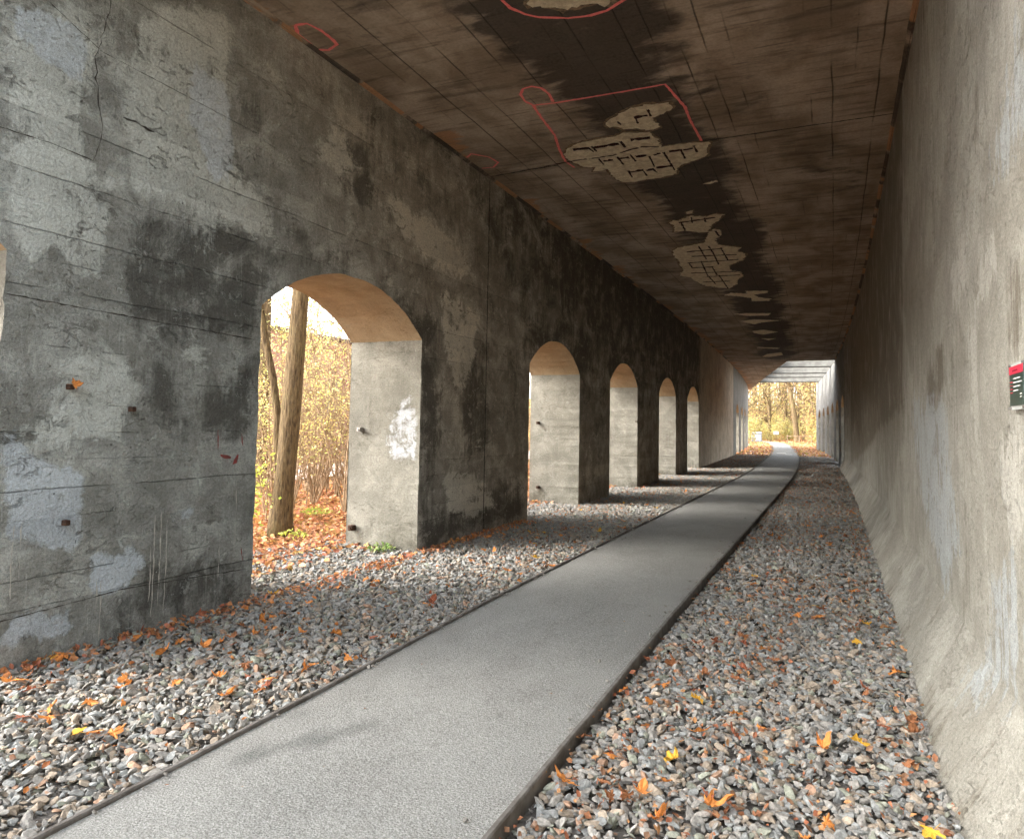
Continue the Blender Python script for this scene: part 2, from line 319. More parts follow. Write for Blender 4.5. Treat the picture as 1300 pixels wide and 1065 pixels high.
SPALL = {
  'A': [(-2.63, 6.11), (-2.67, 6.16), (-2.66, 6.23), (-2.54, 6.25), (-2.39, 6.39), (-2.19, 6.38), (-2.06, 6.4), (-1.99, 6.49), (-1.91, 6.43), (-1.88, 6.23), (-2.04, 5.94), (-2.33, 5.87), (-2.53, 5.96)],
  'B': [(-2.76, 9.08), (-2.7, 8.99), (-2.59, 8.92), (-2.45, 8.83), (-2.35, 8.76), (-2.15, 8.72), (-2.01, 8.76), (-1.86, 8.77), (-1.84, 8.92), (-1.89, 9.01), (-2.04, 9.08), (-2.16, 9.14), (-2.16, 9.27), (-2.11, 9.44), (-2.23, 9.51), (-2.31, 9.52), (-2.42, 9.38), (-2.53, 9.36), (-2.6, 9.36), (-2.65, 9.26), (-2.71, 9.21), (-2.76, 9.24), (-2.78, 9.16)],
  'C': [(-3.68, 9.95), (-3.55, 9.75), (-3.38, 9.62), (-3.18, 9.57), (-2.96, 9.55), (-2.77, 9.56), (-2.63, 9.46), (-2.46, 9.55), (-2.3, 9.58), (-2.28, 9.78), (-2.24, 9.87), (-2.27, 10.17), (-2.04, 10.15), (-1.78, 10.18), (-1.6, 10.22), (-1.59, 10.28), (-1.66, 10.44), (-1.71, 10.75), (-1.88, 10.86), (-2.09, 10.95), (-2.22, 11.09), (-2.27, 11.33), (-2.5, 11.43), (-2.77, 11.43), (-3.0, 11.48), (-3.17, 11.44), (-3.23, 11.25), (-3.25, 11.01), (-3.24, 10.75), (-3.38, 10.79), (-3.48, 10.76), (-3.39, 10.6), (-3.56, 10.53), (-3.61, 10.36), (-3.67, 10.21)],
  'D': [(-2.95, 14.08), (-2.85, 13.92), (-2.77, 13.99), (-2.49, 13.74), (-2.22, 13.9), (-2.03, 13.78), (-1.9, 13.9), (-1.98, 14.12), (-2.15, 14.38), (-2.27, 14.68), (-2.35, 15.0), (-2.5, 15.02), (-2.78, 14.77), (-3.02, 14.78), (-2.93, 14.43)],
  'D2': [(-2.38, 15.14), (-2.22, 14.83), (-2.09, 15.03), (-2.16, 15.37), (-2.33, 15.77), (-2.31, 16.19), (-2.04, 16.46), (-1.89, 16.6), (-2.0, 16.91), (-1.85, 17.29), (-1.99, 17.85), (-2.15, 18.03), (-2.36, 18.33), (-2.43, 18.85), (-2.2, 19.16), (-2.19, 19.75), (-2.42, 20.29), (-2.48, 20.79), (-2.75, 21.4), (-3.02, 21.16), (-3.31, 20.78), (-3.46, 20.19), (-3.53, 19.53), (-3.74, 19.13), (-3.52, 18.47), (-3.49, 17.83), (-3.43, 17.33), (-3.44, 16.94), (-3.37, 16.41), (-3.19, 16.12), (-2.85, 15.99), (-2.56, 15.85), (-2.48, 15.56)],
  'D3': [(-2.52, 13.48), (-2.38, 13.43), (-2.42, 13.59), (-2.53, 13.6)],
  'E1': [(-3.08, 22.49), (-2.8, 22.12), (-2.37, 22.42), (-2.37, 21.96), (-1.77, 22.11), (-1.82, 22.45), (-2.19, 22.63), (-2.13, 23.13), (-1.78, 23.51), (-1.88, 23.88), (-2.36, 23.79), (-2.33, 23.23), (-2.71, 22.71)],
  'E2': [(-3.23, 26.32), (-2.89, 26.21), (-2.03, 26.49), (-2.13, 26.97), (-2.84, 26.87)],
  'E3': [(-3.23, 28.14), (-2.69, 27.83), (-1.8, 28.35), (-2.52, 28.7), (-2.82, 29.12)],
  'E4': [(-3.08, 31.12), (-2.64, 30.85), (-2.15, 31.69), (-2.78, 32.43), (-3.08, 31.84)],
  'E5': [(-2.97, 33.82), (-2.39, 33.98), (-2.73, 34.58)],
  'E6': [(-3.49, 37.3), (-2.5, 37.98), (-2.62, 38.47), (-3.48, 37.72)],
  'E7': [(-3.69, 42.45), (-3.33, 40.99), (-2.56, 40.21), (-2.56, 41.68), (-3.27, 42.55)],
  'E8': [(-1.98, 11.98), (-1.75, 11.89), (-1.72, 11.98), (-1.9, 12.03)],
}
BAR_THICK = [[(-3.46, 9.75), (-3.22, 9.78)], [(-3.17, 9.79), (-2.78, 9.78)], [(-2.59, 9.7), (-2.32, 9.73)], [(-3.18, 10.35), (-3.03, 10.35)], [(-2.95, 10.35), (-2.78, 10.34)], [(-2.68, 10.34), (-2.52, 10.35)], [(-2.42, 10.36), (-2.31, 10.35)], [(-2.18, 10.34), (-1.99, 10.33)], [(-1.98, 10.34), (-1.84, 10.34)], [(-2.95, 10.96), (-2.73, 10.95)], [(-2.67, 10.98), (-2.54, 10.96)], [(-2.5, 10.92), (-2.26, 10.92)], [(-2.36, 9.01), (-2.18, 9.0)]]
BAR_THIN = [[(-3.23, 9.74), (-3.21, 9.93)], [(-3.17, 9.71), (-3.16, 9.93)], [(-2.74, 9.69), (-2.73, 9.93)], [(-3.22, 10.21), (-3.22, 10.48)], [(-2.94, 10.24), (-2.94, 10.59)], [(-2.74, 10.23), (-2.73, 10.52)], [(-2.49, 10.39), (-2.52, 10.85)], [(-2.26, 10.31), (-2.26, 11.11)], [(-2.01, 10.3), (-2.02, 10.68)], [(-1.81, 10.22), (-1.81, 10.49)], [(-2.94, 10.87), (-2.96, 11.19)], [(-2.72, 10.89), (-2.72, 11.21)], [(-2.57, 10.92), (-2.54, 11.12)], [(-2.34, 9.0), (-2.36, 9.19)], [(-2.14, 8.82), (-2.15, 9.03)], [(-2.6, 9.03), (-2.58, 9.15)]]
CRACK = [(-4.12, 10.25), (-3.77, 10.2), (-3.53, 10.18), (-3.24, 10.19), (-2.99, 10.19), (-2.72, 10.07), (-2.51, 10.02), (-2.28, 10.11)]
BAR_GRID = [[(-2.77, 14.08), (-2.06, 13.96)], [(-2.73, 14.03), (-2.76, 14.67)], [(-2.48, 13.77), (-2.53, 14.17)], [(-2.25, 13.89), (-2.28, 14.2)], [(-2.2, 14.91), (-2.19, 15.36)], [(-3.07, 16.52), (-2.27, 16.46)], [(-3.05, 16.99), (-2.05, 17.16)], [(-3.26, 17.64), (-2.07, 17.68)], [(-3.25, 18.23), (-2.74, 18.3)], [(-3.39, 18.86), (-2.27, 19.02)], [(-3.09, 19.43), (-2.24, 19.49)], [(-3.3, 20.12), (-2.6, 20.23)], [(-2.73, 16.04), (-2.77, 17.38)], [(-2.53, 16.11), (-2.53, 16.9)], [(-2.53, 16.9), (-2.58, 18.05)], [(-2.3, 16.36), (-2.31, 17.64)], [(-2.92, 17.52), (-3.05, 19.45)], [(-3.03, 19.33), (-3.02, 20.48)], [(-2.77, 18.19), (-2.8, 19.3)], [(-2.76, 19.31), (-2.78, 21.24)], [(-3.23, 17.61), (-3.25, 18.23)]]
RED = [[(-2.87, 6.01), (-2.85, 6.16), (-2.76, 6.31), (-2.66, 6.41), (-2.39, 6.54), (-2.17, 6.58), (-2.0, 6.56), (-1.87, 6.49), (-1.79, 6.45), (-1.67, 6.32), (-1.66, 6.02), (-1.96, 5.69), (-2.41, 5.54), (-2.73, 5.66), (-2.86, 5.82), (-2.87, 6.01)], [(-3.19, 8.22), (-3.16, 8.01), (-3.19, 7.82), (-3.28, 7.74), (-3.4, 7.76), (-3.49, 7.88), (-3.51, 8.07), (-3.46, 8.22), (-3.18, 8.26), (-2.72, 8.27), (-2.27, 8.28), (-1.8, 8.28), (-1.75, 8.62), (-1.7, 8.97), (-1.71, 9.4), (-1.69, 10.15)], [(-3.46, 8.22), (-3.5, 8.6), (-3.54, 9.21), (-3.66, 9.7), (-3.74, 10.2), (-3.7, 10.5)], [(-5.01, 5.6), (-4.88, 5.62), (-4.83, 5.78), (-4.83, 5.98), (-4.85, 6.07), (-5.01, 6.13), (-5.13, 6.07), (-5.11, 5.89), (-5.1, 5.74), (-5.01, 5.6)], [(-5.08, 9.5), (-4.95, 9.39), (-4.76, 9.6), (-4.72, 9.86), (-4.88, 10.02), (-5.07, 10.0)]]
LIGHT = [[(3.78, 4.68), (3.85, 5.04), (4.49, 5.47), (4.95, 5.57), (4.89, 4.86), (5.02, 4.23), (5.51, 3.91), (5.58, 3.61), (4.78, 3.48), (4.19, 3.56), (3.86, 3.5)], [(2.88, 4.57), (3.55, 4.94), (3.6, 4.59), (3.6, 3.73), (3.75, 3.68), (3.81, 2.76), (3.36, 2.83), (2.97, 2.91)], [(3.42, 2.26), (3.92, 2.38), (4.11, 2.08), (4.07, 1.56), (3.61, 1.51), (3.06, 1.42), (3.04, 1.68), (3.36, 1.8)], [(4.44, 2.44), (4.65, 2.5), (4.88, 2.27), (4.85, 2.12), (4.5, 2.17)], [(4.6, 3.37), (4.87, 3.46), (4.95, 3.34), (4.57, 3.23)], [(7.32, 4.69), (8.05, 4.65), (8.9, 4.55), (9.9, 4.31), (9.65, 3.89), (8.49, 4.0), (7.69, 4.24)], [(8.93, 3.75), (10.21, 3.49), (9.98, 2.46), (9.36, 2.19), (8.97, 2.96)], [(9.06, 1.05), (10.04, 1.05), (11.24, 0.4), (10.08, 0.26), (9.2, 0.47)], [(6.52, 5.21), (6.83, 4.86), (7.16, 4.68), (6.41, 4.58), (6.0, 4.66)]]
BLUE = [[(3.04, 1.74), (3.14, 1.69), (3.24, 1.47), (3.68, 1.33), (3.64, 0.87), (3.71, 0.74), (4.19, 0.73), (4.27, 0.53), (3.93, 0.34), (3.73, 0.47), (3.68, 0.75), (3.41, 0.79), (3.13, 0.93), (3.09, 1.31)], [(3.11, 0.36), (3.29, 0.42), (3.44, 0.31), (3.64, 0.32), (3.65, 0.14), (3.45, 0.14), (3.28, 0.16), (3.12, 0.15)], [(4.44, 0.93), (4.83, 1.0), (4.84, 0.93), (4.5, 0.85)], [(4.44, 4.87), (4.89, 4.86), (5.03, 4.08), (4.76, 3.84), (4.47, 4.38)], [(3.04, 4.65), (3.5, 4.66), (3.52, 4.25), (3.17, 4.26), (2.94, 4.48)], [(3.21, 4.57), (3.39, 4.49), (3.34, 4.22)]]
DARK = [[(3.79, 3.45), (4.19, 3.54), (5.36, 3.56), (6.18, 3.67), (8.11, 3.39), (8.98, 2.85), (8.44, 2.68), (7.74, 3.28), (6.6, 3.45), (5.95, 3.32), (5.43, 2.9), (5.42, 2.47), (4.48, 2.44), (3.95, 2.5), (3.83, 2.74)], [(4.1, 2.33), (4.45, 2.37), (4.5, 2.1), (4.94, 2.13), (5.42, 2.47), (5.41, 1.55), (4.29, 1.56), (4.08, 1.95)], [(3.28, 1.22), (3.59, 1.19), (3.68, 0.8), (3.41, 0.79), (3.32, 0.97)], [(4.26, 0.66), (5.36, 0.57), (5.36, -0.03), (4.37, 0.06), (3.13, 0.07), (3.12, 0.15), (3.68, 0.11), (4.06, 0.32)], [(8.43, 2.9), (8.98, 2.85), (9.04, 1.5), (8.67, -0.01), (8.49, 0.02)], [(7.38, 3.46), (8.1, 3.49), (9.2, 2.99), (8.75, 2.83), (7.93, 3.2)], [(4.98, 4.97), (5.29, 4.95), (5.32, 4.41), (5.11, 4.41)], [(6.38, 5.15), (7.3, 5.13), (7.18, 4.2), (6.42, 4.36)], [(9.57, 2.91), (10.51, 3.14), (10.58, 1.47), (9.78, 1.13)], [(8.75, 0.63), (11.9, 0.89), (12.22, 0.02), (8.57, 0.01)]]
RLIGHT = [[(4.83, 2.65), (4.31, 2.83), (4.18, 2.6), (4.5, 2.46), (4.97, 2.49)], [(5.89, 2.97), (5.2, 3.02), (5.1, 2.61), (5.75, 2.5)], [(5.17, 2.47), (4.85, 2.43), (4.8, 1.7), (5.08, 1.51)], [(4.37, 1.71), (3.76, 1.92), (3.82, 1.24), (4.14, 1.19)]]
RBLUE = [[(8.98, 2.08), (6.19, 2.09), (5.87, 1.47), (5.42, 0.99), (6.38, 0.5), (7.93, 1.06)], [(3.74, 3.68), (3.6, 3.6), (3.66, 2.93), (4.55, 3.03)], [(4.48, 1.14), (3.82, 1.27), (3.89, 0.54), (5.09, 0.13)]]
RDARK = [[(19.33, 5.9), (9.26, 6.21), (9.89, 2.01), (20.25, 1.49)], [(7.44, 2.3), (6.23, 2.45), (6.2, 2.03), (7.19, 1.94)], [(29.84, 5.5), (16.09, 4.87), (16.77, 1.54), (30.82, 0.43)], [(4.01, 2.56), (3.7, 2.6), (3.74, 2.13), (3.97, 2.15)]]
JPATCH = [(-5.73, 1.33), (-5.7, 1.65), (-5.58, 1.93), (-5.39, 2.2), (-5.27, 2.23), (-5.23, 1.93), (-5.15, 1.72), (-5.15, 1.24), (-5.3, 1.2), (-5.66, 1.19), (-5.56, 1.33)]
# ------------------------------------------------------------------ arcade walls
LO = [(-3.3, -.3), (0.02, 3.02), (5.42, 8.45), (12.27, 15.15), (17.55, 20.4), (23.35, 26.3), (28.82, 31.8), (51.2, 54.1), (56.9, 59.8), (62.6, 65.5), (68.3, 71.2)]
RO = [(36.6, 39.4), (42.1, 44.9), (47.6, 50.4), (53.1, 55.9), (58.6, 61.4), (64.1, 66.9)]
SPR, RISE = 2.88, 0.57
def arc(y, o):
    w = (o[1] - o[0]) / 2; c = (o[0] + o[1]) / 2; R = (w * w + RISE * RISE) / (2 * RISE)
    d = np.clip(np.abs(y - c), 0, w)
    chip = .034 * (fbm(y * 9, y * 0 + o[0], 3, 3) - .5) * sm(0, .25, w - d)
    return SPR + np.sqrt(R * R - d * d) - (R - RISE) + chip
def chipx(z, y0):
    return .045 * (fbm(z * 9, z * 0 + y0 * 3.1, 8, 4) - .5) * sm(SPR, SPR - .3, z)
def grid(ys, zb, zt, nz, xf, edge0=None, edge1=None):
    ys = np.asarray(ys, float); t = np.linspace(0, 1, nz)
    Y = np.repeat(ys[:, None], nz, 1); Z = zb[:, None] * (1 - t) + zt * t
    Y = Y.copy()
    if edge0 is not None: Y[0] += chipx(Z[0], edge0)
    if edge1 is not None: Y[-1] += chipx(Z[-1], edge1)
    X = xf(Y, Z)
    V = np.stack([X, Y, Z], -1).reshape(-1, 3)
    i = np.arange(len(ys) - 1)[:, None] * nz + np.arange(nz - 1)[None, :]
    F = np.stack([i, i + nz, i + nz + 1, i + 1], -1).reshape(-1, 4)
    return V, F
def wall_part(y0, y1, opens, xf, nzf, step, fieldf, flip=False, zt=ZC, outer=False):
    cuts = [y0]; inside_ = []
    for o in opens:
        if o[1] <= y0 or o[0] >= y1: continue
        cuts += [o[0], o[1]]; inside_.append(o)
    cuts.append(y1)
    AV, AF, AU = [], [], []; n = 0
    for k in range(len(cuts) - 1):
        a, b = cuts[k], cuts[k + 1]
        if b - a < 1e-4: continue
        m = max(2, int((b - a) / step) + 1); ys = np.linspace(a, b, m)
        op = inside_[(k - 1) // 2] if k % 2 == 1 else None
        if op: zb = arc(ys, op); V, F = grid(ys, zb, zt, max(4, nzf // 2), xf)
        else: V, F = grid(ys, np.full(m, -.3), zt, nzf, xf, edge0=(a if k > 0 else None), edge1=(b if k < len(cuts) - 2 else None))
        AV.append(V); AF.append((F[:, ::-1] if flip else F) + n); n += len(V)
    V = np.concatenate(AV); F = np.concatenate(AF); uv = V[:, 1:3].copy()
    return V, F, uv, fieldf(V[:, 1], V[:, 2])
def join(*parts):
    V, F, U, A = [], [], [], []; n = 0
    for v, f, u, a in parts: V.append(v); F.append(f + n); U.append(u); A.append(a); n += len(v)
    return np.concatenate(V), np.concatenate(F), np.concatenate(U), np.concatenate(A)
def lfield(y, z):
    L = .8 * polyfield(LIGHT, y, z, .12); D = polyfield(DARK, y, z, .16); B = .9 * polyfield(BLUE, y, z, .07)
    D = np.clip(D * .62, 0, 1)
    base = .30 * sm(5.2, 7.5, y) * sm(3.0, 5.2, z) + .18 * sm(10.35, 10.55, y) * (1 - .0 * sm(0, 1, z))
    base = base + .2 * sm(11, 16, y) * sm(.8, 3.4, z); base = base * (1 - .78 * sm(31, 33.5, y)) + .12 * sm(.6, 0, z)
    rim = 0 * y
    for o in LO: rim = np.maximum(rim, sm(.7, .0, np.abs(z - 3.2)) * sm(2.2, 1.5, np.abs(y - (o[0] + o[1]) / 2)) * .3)
    D = np.clip(np.maximum(D, base + rim * (y > 5)), 0, 1)
    return np.stack([L * .95, D, B * .95], 1)
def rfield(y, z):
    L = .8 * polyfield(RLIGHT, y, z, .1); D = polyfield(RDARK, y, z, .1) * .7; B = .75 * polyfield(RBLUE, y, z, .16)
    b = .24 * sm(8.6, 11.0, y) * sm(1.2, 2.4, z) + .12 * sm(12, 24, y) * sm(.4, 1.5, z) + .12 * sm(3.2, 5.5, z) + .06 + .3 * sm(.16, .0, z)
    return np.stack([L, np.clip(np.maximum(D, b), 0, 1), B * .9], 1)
zero = lambda y, z: np.zeros((len(y), 3))
xl = lambda Y, Z: XL + cur(Y) + 0 * Z
xo = lambda Y, Z: XO + cur(Y) + 0 * Z
def xr_flare(Y, Z):
    f = np.clip(1 - Z / .52, 0, 1.4); lump = (fbm(Y * 1.3, Z * 2, 4, 4) - .5)
    return XR + cur(Y) - .27 * f ** 1.12 - lump * .05 * sm(1.2, .2, Z)
xr = lambda Y, Z: XR + cur(Y) + 0 * Z
xro = lambda Y, Z: XR + 1.1 + cur(Y) + 0 * Z

aw = empty('arcade_wall', (XL, 8, 0), 'long soot-stained concrete wall with arched openings on the left of the path', 'wall')
rw = empty('retaining_wall', (XR, 8, 0), 'tall beige and grey streaked concrete wall close on the right of the gravel', 'wall')
def P(o, par):  # keep world position under a parent with a location
    o.parent = par; o.matrix_parent_inverse = Matrix.Translation(par.location).inverted(); return o
def section(par, y0, y1, opens, xin, xout, nz, step, ff, mat, name='wall_section', lab=None, flip=False, close0=False, close1=False):
    a = wall_part(y0, y1, opens, xin, nz, step, ff, flip)
    b = wall_part(y0, y1, opens, xout, 12, .5 if step > .1 else .2, zero, not flip)
    parts = [a, b]
    for yy, c in ((y0, close0), (y1, close1)):
        if c:
            zz = np.array([-.3, ZC]); X0 = float(xin(np.array([yy]), np.array([3.]))[0]); X1 = float(xout(np.array([yy]), np.array([3.]))[0])
            V = np.array([(X0, yy, -.3), (X1, yy, -.3), (X1, yy, ZC), (X0, yy, ZC)]); parts.append((V, np.array([[0, 1, 2, 3]]), np.stack([V[:, 0], V[:, 2]], 1), np.zeros((4, 3))))
    V, F, U, A = join(*parts)
    if xin is xr_flare: U = U.copy(); U[:, 1] -= .3 * np.clip(1 - U[:, 1] / .52, 0, 1.4)
    o = mesh_obj(name, V, F, mat, uv=U, attrs={'fld': A}); P(o, par)
    if lab: o['label'] = lab
    return o
def reveal(par, o, x0, x1, jamb_patch=None):
    V, F, U, A, MI = [], [], [], [], []; n = 0
    zz = np.linspace(-.3, SPR, 60)
    for side, yy in ((0, o[0]), (1, o[1])):
        xs = np.linspace(x0, x1, 14); e = chipx(zz, yy)
        X = np.repeat(xs[:, None], 60, 1); Z = np.repeat(zz[None], 14, 0); Y = yy + np.repeat(e[None], 14, 0) * (1 - np.linspace(0, 1, 14)[:, None]) + cur(yy) * 0
        v = np.stack([X + curf(yy), Y, Z], -1).reshape(-1, 3); i = np.arange(13)[:, None] * 60 + np.arange(59)[None]
        f = np.stack([i, i + 60, i + 61, i + 1], -1).reshape(-1, 4)
        V.append(v); F.append(f + n); U.append(np.stack([v[:, 0] + 11 * side + yy, v[:, 2]], 1)); n += len(v); MI += [0] * len(f)
        fl = np.zeros((len(v), 3))
        if jamb_patch and side == 1: fl[:, 2] = .62 * polyfield([jamb_patch], v[:, 0], v[:, 2], .07)
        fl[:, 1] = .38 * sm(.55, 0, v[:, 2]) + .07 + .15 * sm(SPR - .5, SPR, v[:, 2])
        A.append(fl)
    ys = np.linspace(o[0], o[1], 61); az = arc(ys, o); xs = np.linspace(x0, x1, 10)
    X = np.repeat(xs[:, None], 61, 1) + cur(ys)[None]; Y = np.repeat(ys[None], 10, 0); Z = np.repeat(az[None], 10, 0)
    v = np.stack([X, Y, Z], -1).reshape(-1, 3); i = np.arange(9)[:, None] * 61 + np.arange(60)[None]
    f = np.stack([i, i + 1, i + 62, i + 61], -1).reshape(-1, 4)
    V.append(v); F.append(f + n); U.append(np.stack([v[:, 0], v[:, 1]], 1)); A.append(np.zeros((len(v), 3))); MI += [1] * len(f)
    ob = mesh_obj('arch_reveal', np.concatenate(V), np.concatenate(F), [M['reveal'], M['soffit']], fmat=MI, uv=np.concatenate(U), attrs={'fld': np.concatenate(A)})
    return P(ob, par)

section(aw, -5.2, 10.44, LO, xl, xo, 112, .055, lfield, M['wall'], close0=True)
section(aw, 10.455, 31.9, LO, xl, xo, 90, .09, lfield, M['wall'], lab='dark sooty middle length of the arcaded wall')
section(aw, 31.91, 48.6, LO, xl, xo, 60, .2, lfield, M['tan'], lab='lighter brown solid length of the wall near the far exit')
section(aw, 48.61, 74, LO, xl, xo, 60, .2, lfield, M['pale'], lab='pale far piers of the wall beyond the solid length', close1=True)
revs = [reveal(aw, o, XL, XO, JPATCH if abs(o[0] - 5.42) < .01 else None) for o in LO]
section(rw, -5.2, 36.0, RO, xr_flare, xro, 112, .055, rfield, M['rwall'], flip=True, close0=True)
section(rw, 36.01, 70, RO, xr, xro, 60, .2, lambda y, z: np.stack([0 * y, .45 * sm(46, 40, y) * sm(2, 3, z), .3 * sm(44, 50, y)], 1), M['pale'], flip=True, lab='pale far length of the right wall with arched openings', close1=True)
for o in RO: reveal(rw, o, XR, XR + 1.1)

# surface marks on the left wall: fine strips standing 2-3 mm proud of the face
def strip_on_wall(pts, w, name, mat, X=XL, nx=1, par=aw, seed=1, jit=.35, off=.003, lab=None):
    rr = random.Random(seed); P_ = []
    for (a, b) in zip(pts[:-1], pts[1:]):
        L = math.dist(a, b); m = max(1, int(L / .035))
        for k in range(m):
            t = k / m; P_.append((a[0] + (b[0] - a[0]) * t, a[1] + (b[1] - a[1]) * t))
    P_.append(pts[-1]); V = []
    for i, (y, z) in enumerate(P_):
        p = P_[max(0, i - 1)]; q = P_[min(len(P_) - 1, i + 1)]; dx, dz = q[0] - p[0], q[1] - p[1]; l = math.hypot(dx, dz) or 1
        ny, nz_ = -dz / l, dx / l; ww = w * (1 + jit * rr.uniform(-1, 1)) * (.3 if i in (0, len(P_) - 1) else 1) / 2; s = rr.uniform(-1, 1) * w * .5 * jit
        for sg in (-1, 1): V.append((X + curf(y) + off * nx, y + ny * (ww * sg + s), z + nz_ * (ww * sg + s)))
    F = [(2 * i, 2 * i + 1, 2 * i + 3, 2 * i + 2) for i in range(len(P_) - 1)]
    o = mesh_obj(name, V, F, mat); P(o, par)
    if lab: o['label'] = lab
    return o
def zig(pts, amp, seed):
    rr = random.Random(seed); amp = amp * .55; out = [pts[0]]
    for a, b in zip(pts[:-1], pts[1:]):
        m = max(1, int(math.dist(a, b) / .045))
        for k in range(1, m + 1):
            t = k / m; j = 0 if k == m and b == pts[-1] else amp
            out.append((a[0] + (b[0] - a[0]) * t + rr.uniform(-j, j), a[1] + (b[1] - a[1]) * t + rr.uniform(-j, j) * .4))
    return out
strip_on_wall(zig([(3.66, 5.3), (3.67, 4.91), (3.58, 4.5), (3.60, 4.29), (3.66, 3.95), (3.60, 3.70)], .03, 3), .006, 'crack', M['crack'], jit=.8, lab='jagged upright crack in the near wall')
strip_on_wall(zig([(2.6, 3.72), (2.93, 3.70), (3.30, 3.72), (3.60, 3.70)], .008, 4), .006, 'crack', M['crack'], jit=.8)
strip_on_wall(zig([(3.02, 2.58), (4.15, 2.555), (5.36, 2.53)], .006, 5), .007, 'crack', M['crack'], jit=.7)
strip_on_wall(zig([(3.0, .36), (4.06, .40), (5.36, .33)], .01, 6), .006, 'crack', M['crack'], jit=.8)
strip_on_wall(zig([(3.19, 4.74), (3.63, 4.57), (5.3, 4.55)], .006, 7), .004, 'crack', M['crack'], jit=.8)
strip_on_wall([(3.83, 4.13), (3.95, 4.14), (4.12, 4.12)], .014, 'crack', M['crack'], jit=.8)
strip_on_wall([(10.447, -.1), (10.447, ZC - .01)], .024, 'expansion_joint', M['crack'], jit=.3, off=.004)
strip_on_wall([(31.905, -.1), (31.905, ZC - .01)], .03, 'expansion_joint', M['crack'], jit=.3, off=.004)
strip_on_wall([(48.605, -.1), (48.605, ZC - .01)], .03, 'expansion_joint', M['crack'], jit=.3, off=.004)
lime = simple('lime_drips', (.50, .50, .47), .9, (.36, .36, .34), 40)
rr = random.Random(5)
for k, (y, z0, z1) in enumerate([(4.30, .12, .95), (4.36, .2, .98), (4.42, .1, .9), (4.27, .25, .7), (3.84, .05, .5), (3.80, .25, .5), (3.17, .5, 1.0), (3.22, .62, 1.0), (5.18, .5, 1.2), (5.0, .3, .7)]):
    strip_on_wall(zig([(y, z1), (y + rr.uniform(-.01, .01), (z0 + z1) / 2), (y, z0)], .004, k), .008, 'lime_drip', lime, jit=.9, seed=k, off=.002)
redw = simple('faded_red_paint', (.30, .05, .05), .8, (.16, .06, .055), 30)
for k, (pts, w) in enumerate([([(4.97, 1.42), (5.10, 1.40)], .035), ([(5.13, 1.33), (5.19, 1.42)], .035), ([(4.93, 1.66), (4.94, 1.48)], .010), ([(5.22, 1.62), (5.24, 1.50)], .014), ([(5.27, .55), (5.29, .42)], .014)]):
    strip_on_wall(pts, w, 'paint_mark', redw, jit=.5, seed=k, off=.0025, lab='faded red paint smear on the near wall')

def bolt(par, x, y, z, s=.055, ly=.10, mat='rust', ny=-1):
    b = MB(); b.box(-s / 2, s / 2, min(0, ny * ly), max(0, ny * ly), -s / 2, s / 2, b=.006); b.tube([(0, ny * ly * .4, 0), (0, ny * (ly + .02), 0)], [s * .28, s * .28], 8)
    o = b.build('anchor_bolt', M[mat], None, loc=(x, y, z)); o.parent = par; o.matrix_parent_inverse = Matrix.Translation(aw.location).inverted() if par == aw else Matrix.Identity(4)
    return o
def rbolt(ri, x, z, mat='rust', s=.06):
    o = bolt(revs[ri], x, LO[ri][1], z, s, mat=mat); return o
rbolt(2, -6.09, 1.64, 'steel'); rbolt(2, -6.19, .27, s=.075); rbolt(3, -6.11, 1.80); rbolt(3, -6.09, .36); rbolt(4, -6.1, 1.6, s=.05); rbolt(4, -5.2, 1.9, s=.04)
for (y, z) in ((3.50, 1.97), (4.02, 1.82), (3.52, .98)):
    b = MB(); b.box(0, .05, -.02, .02, -.02, .02, b=.004); o = b.build('anchor_bolt', M['rust'], None, loc=(XL, y, z)); P(o, aw)

# ------------------------------------------------------------------ ceiling slab
slab = empty('ceiling_slab', (-2.2, 10, ZC), 'brown stained concrete bridge slab overhead with spalled patches and red markings', 'bridge deck')
def slab_right(y):   # the right-hand edge of the slab cuts diagonally towards the left wall beyond y = 46
    return np.where(y < 45.7, XR + cur(y) + .25, np.interp(y, [45.7, 46.2, 50.1, 60.4, 78], [-2.55, -2.66, -3.35, -5.09, -7.9]))
def cfield(u, y):
    bx = np.interp(y, [0, 6, 9, 13, 20, 28, 40, 46], [-2.4, -2.4, -2.3, -2.1, -2.15, -2.2, -2.3, -2.4]) + 0.0
    wd = np.interp(y, [0, 6, 9, 13, 20, 28, 46], [.75, .75, .8, .75, .75, .75, .9])
    d = np.abs(u - bx) / wd + (fbm(u * 1.3, y * .8, 9, 3) - .5) * 1.0
    D = .85 * sm(1.85, .2, d)
    D = np.maximum(D, .35 * sm(.2, .9, (fbm(u * .8 + 5, y * .35, 2, 3) - .35) * 2))
    D = D * (1 - .6 * sm(40, 47, y))
    e = u - XL
    O = .62 * sm(.55, .05, e + (fbm(y * 1.5, y * 0, 7, 3) - .5) * .5) * sm(.38, .6, fbm(y * .9, y * 0 + 3, 5, 3)) + .35 * sm(40, 47, y)  # far orange paints the exit's warm light into the slab colour
    L = .45 * sm(.5, .75, fbm(u * .7, y * .5, 21, 3)) * sm(-1.4, -.4, u) * .5
    Lf = .5 * sm(.2, .0, e) * sm(.5, .6, fbm(y * 2, y * 0 + 1, 6, 3))
    return np.stack([L + Lf, D, O], 1)
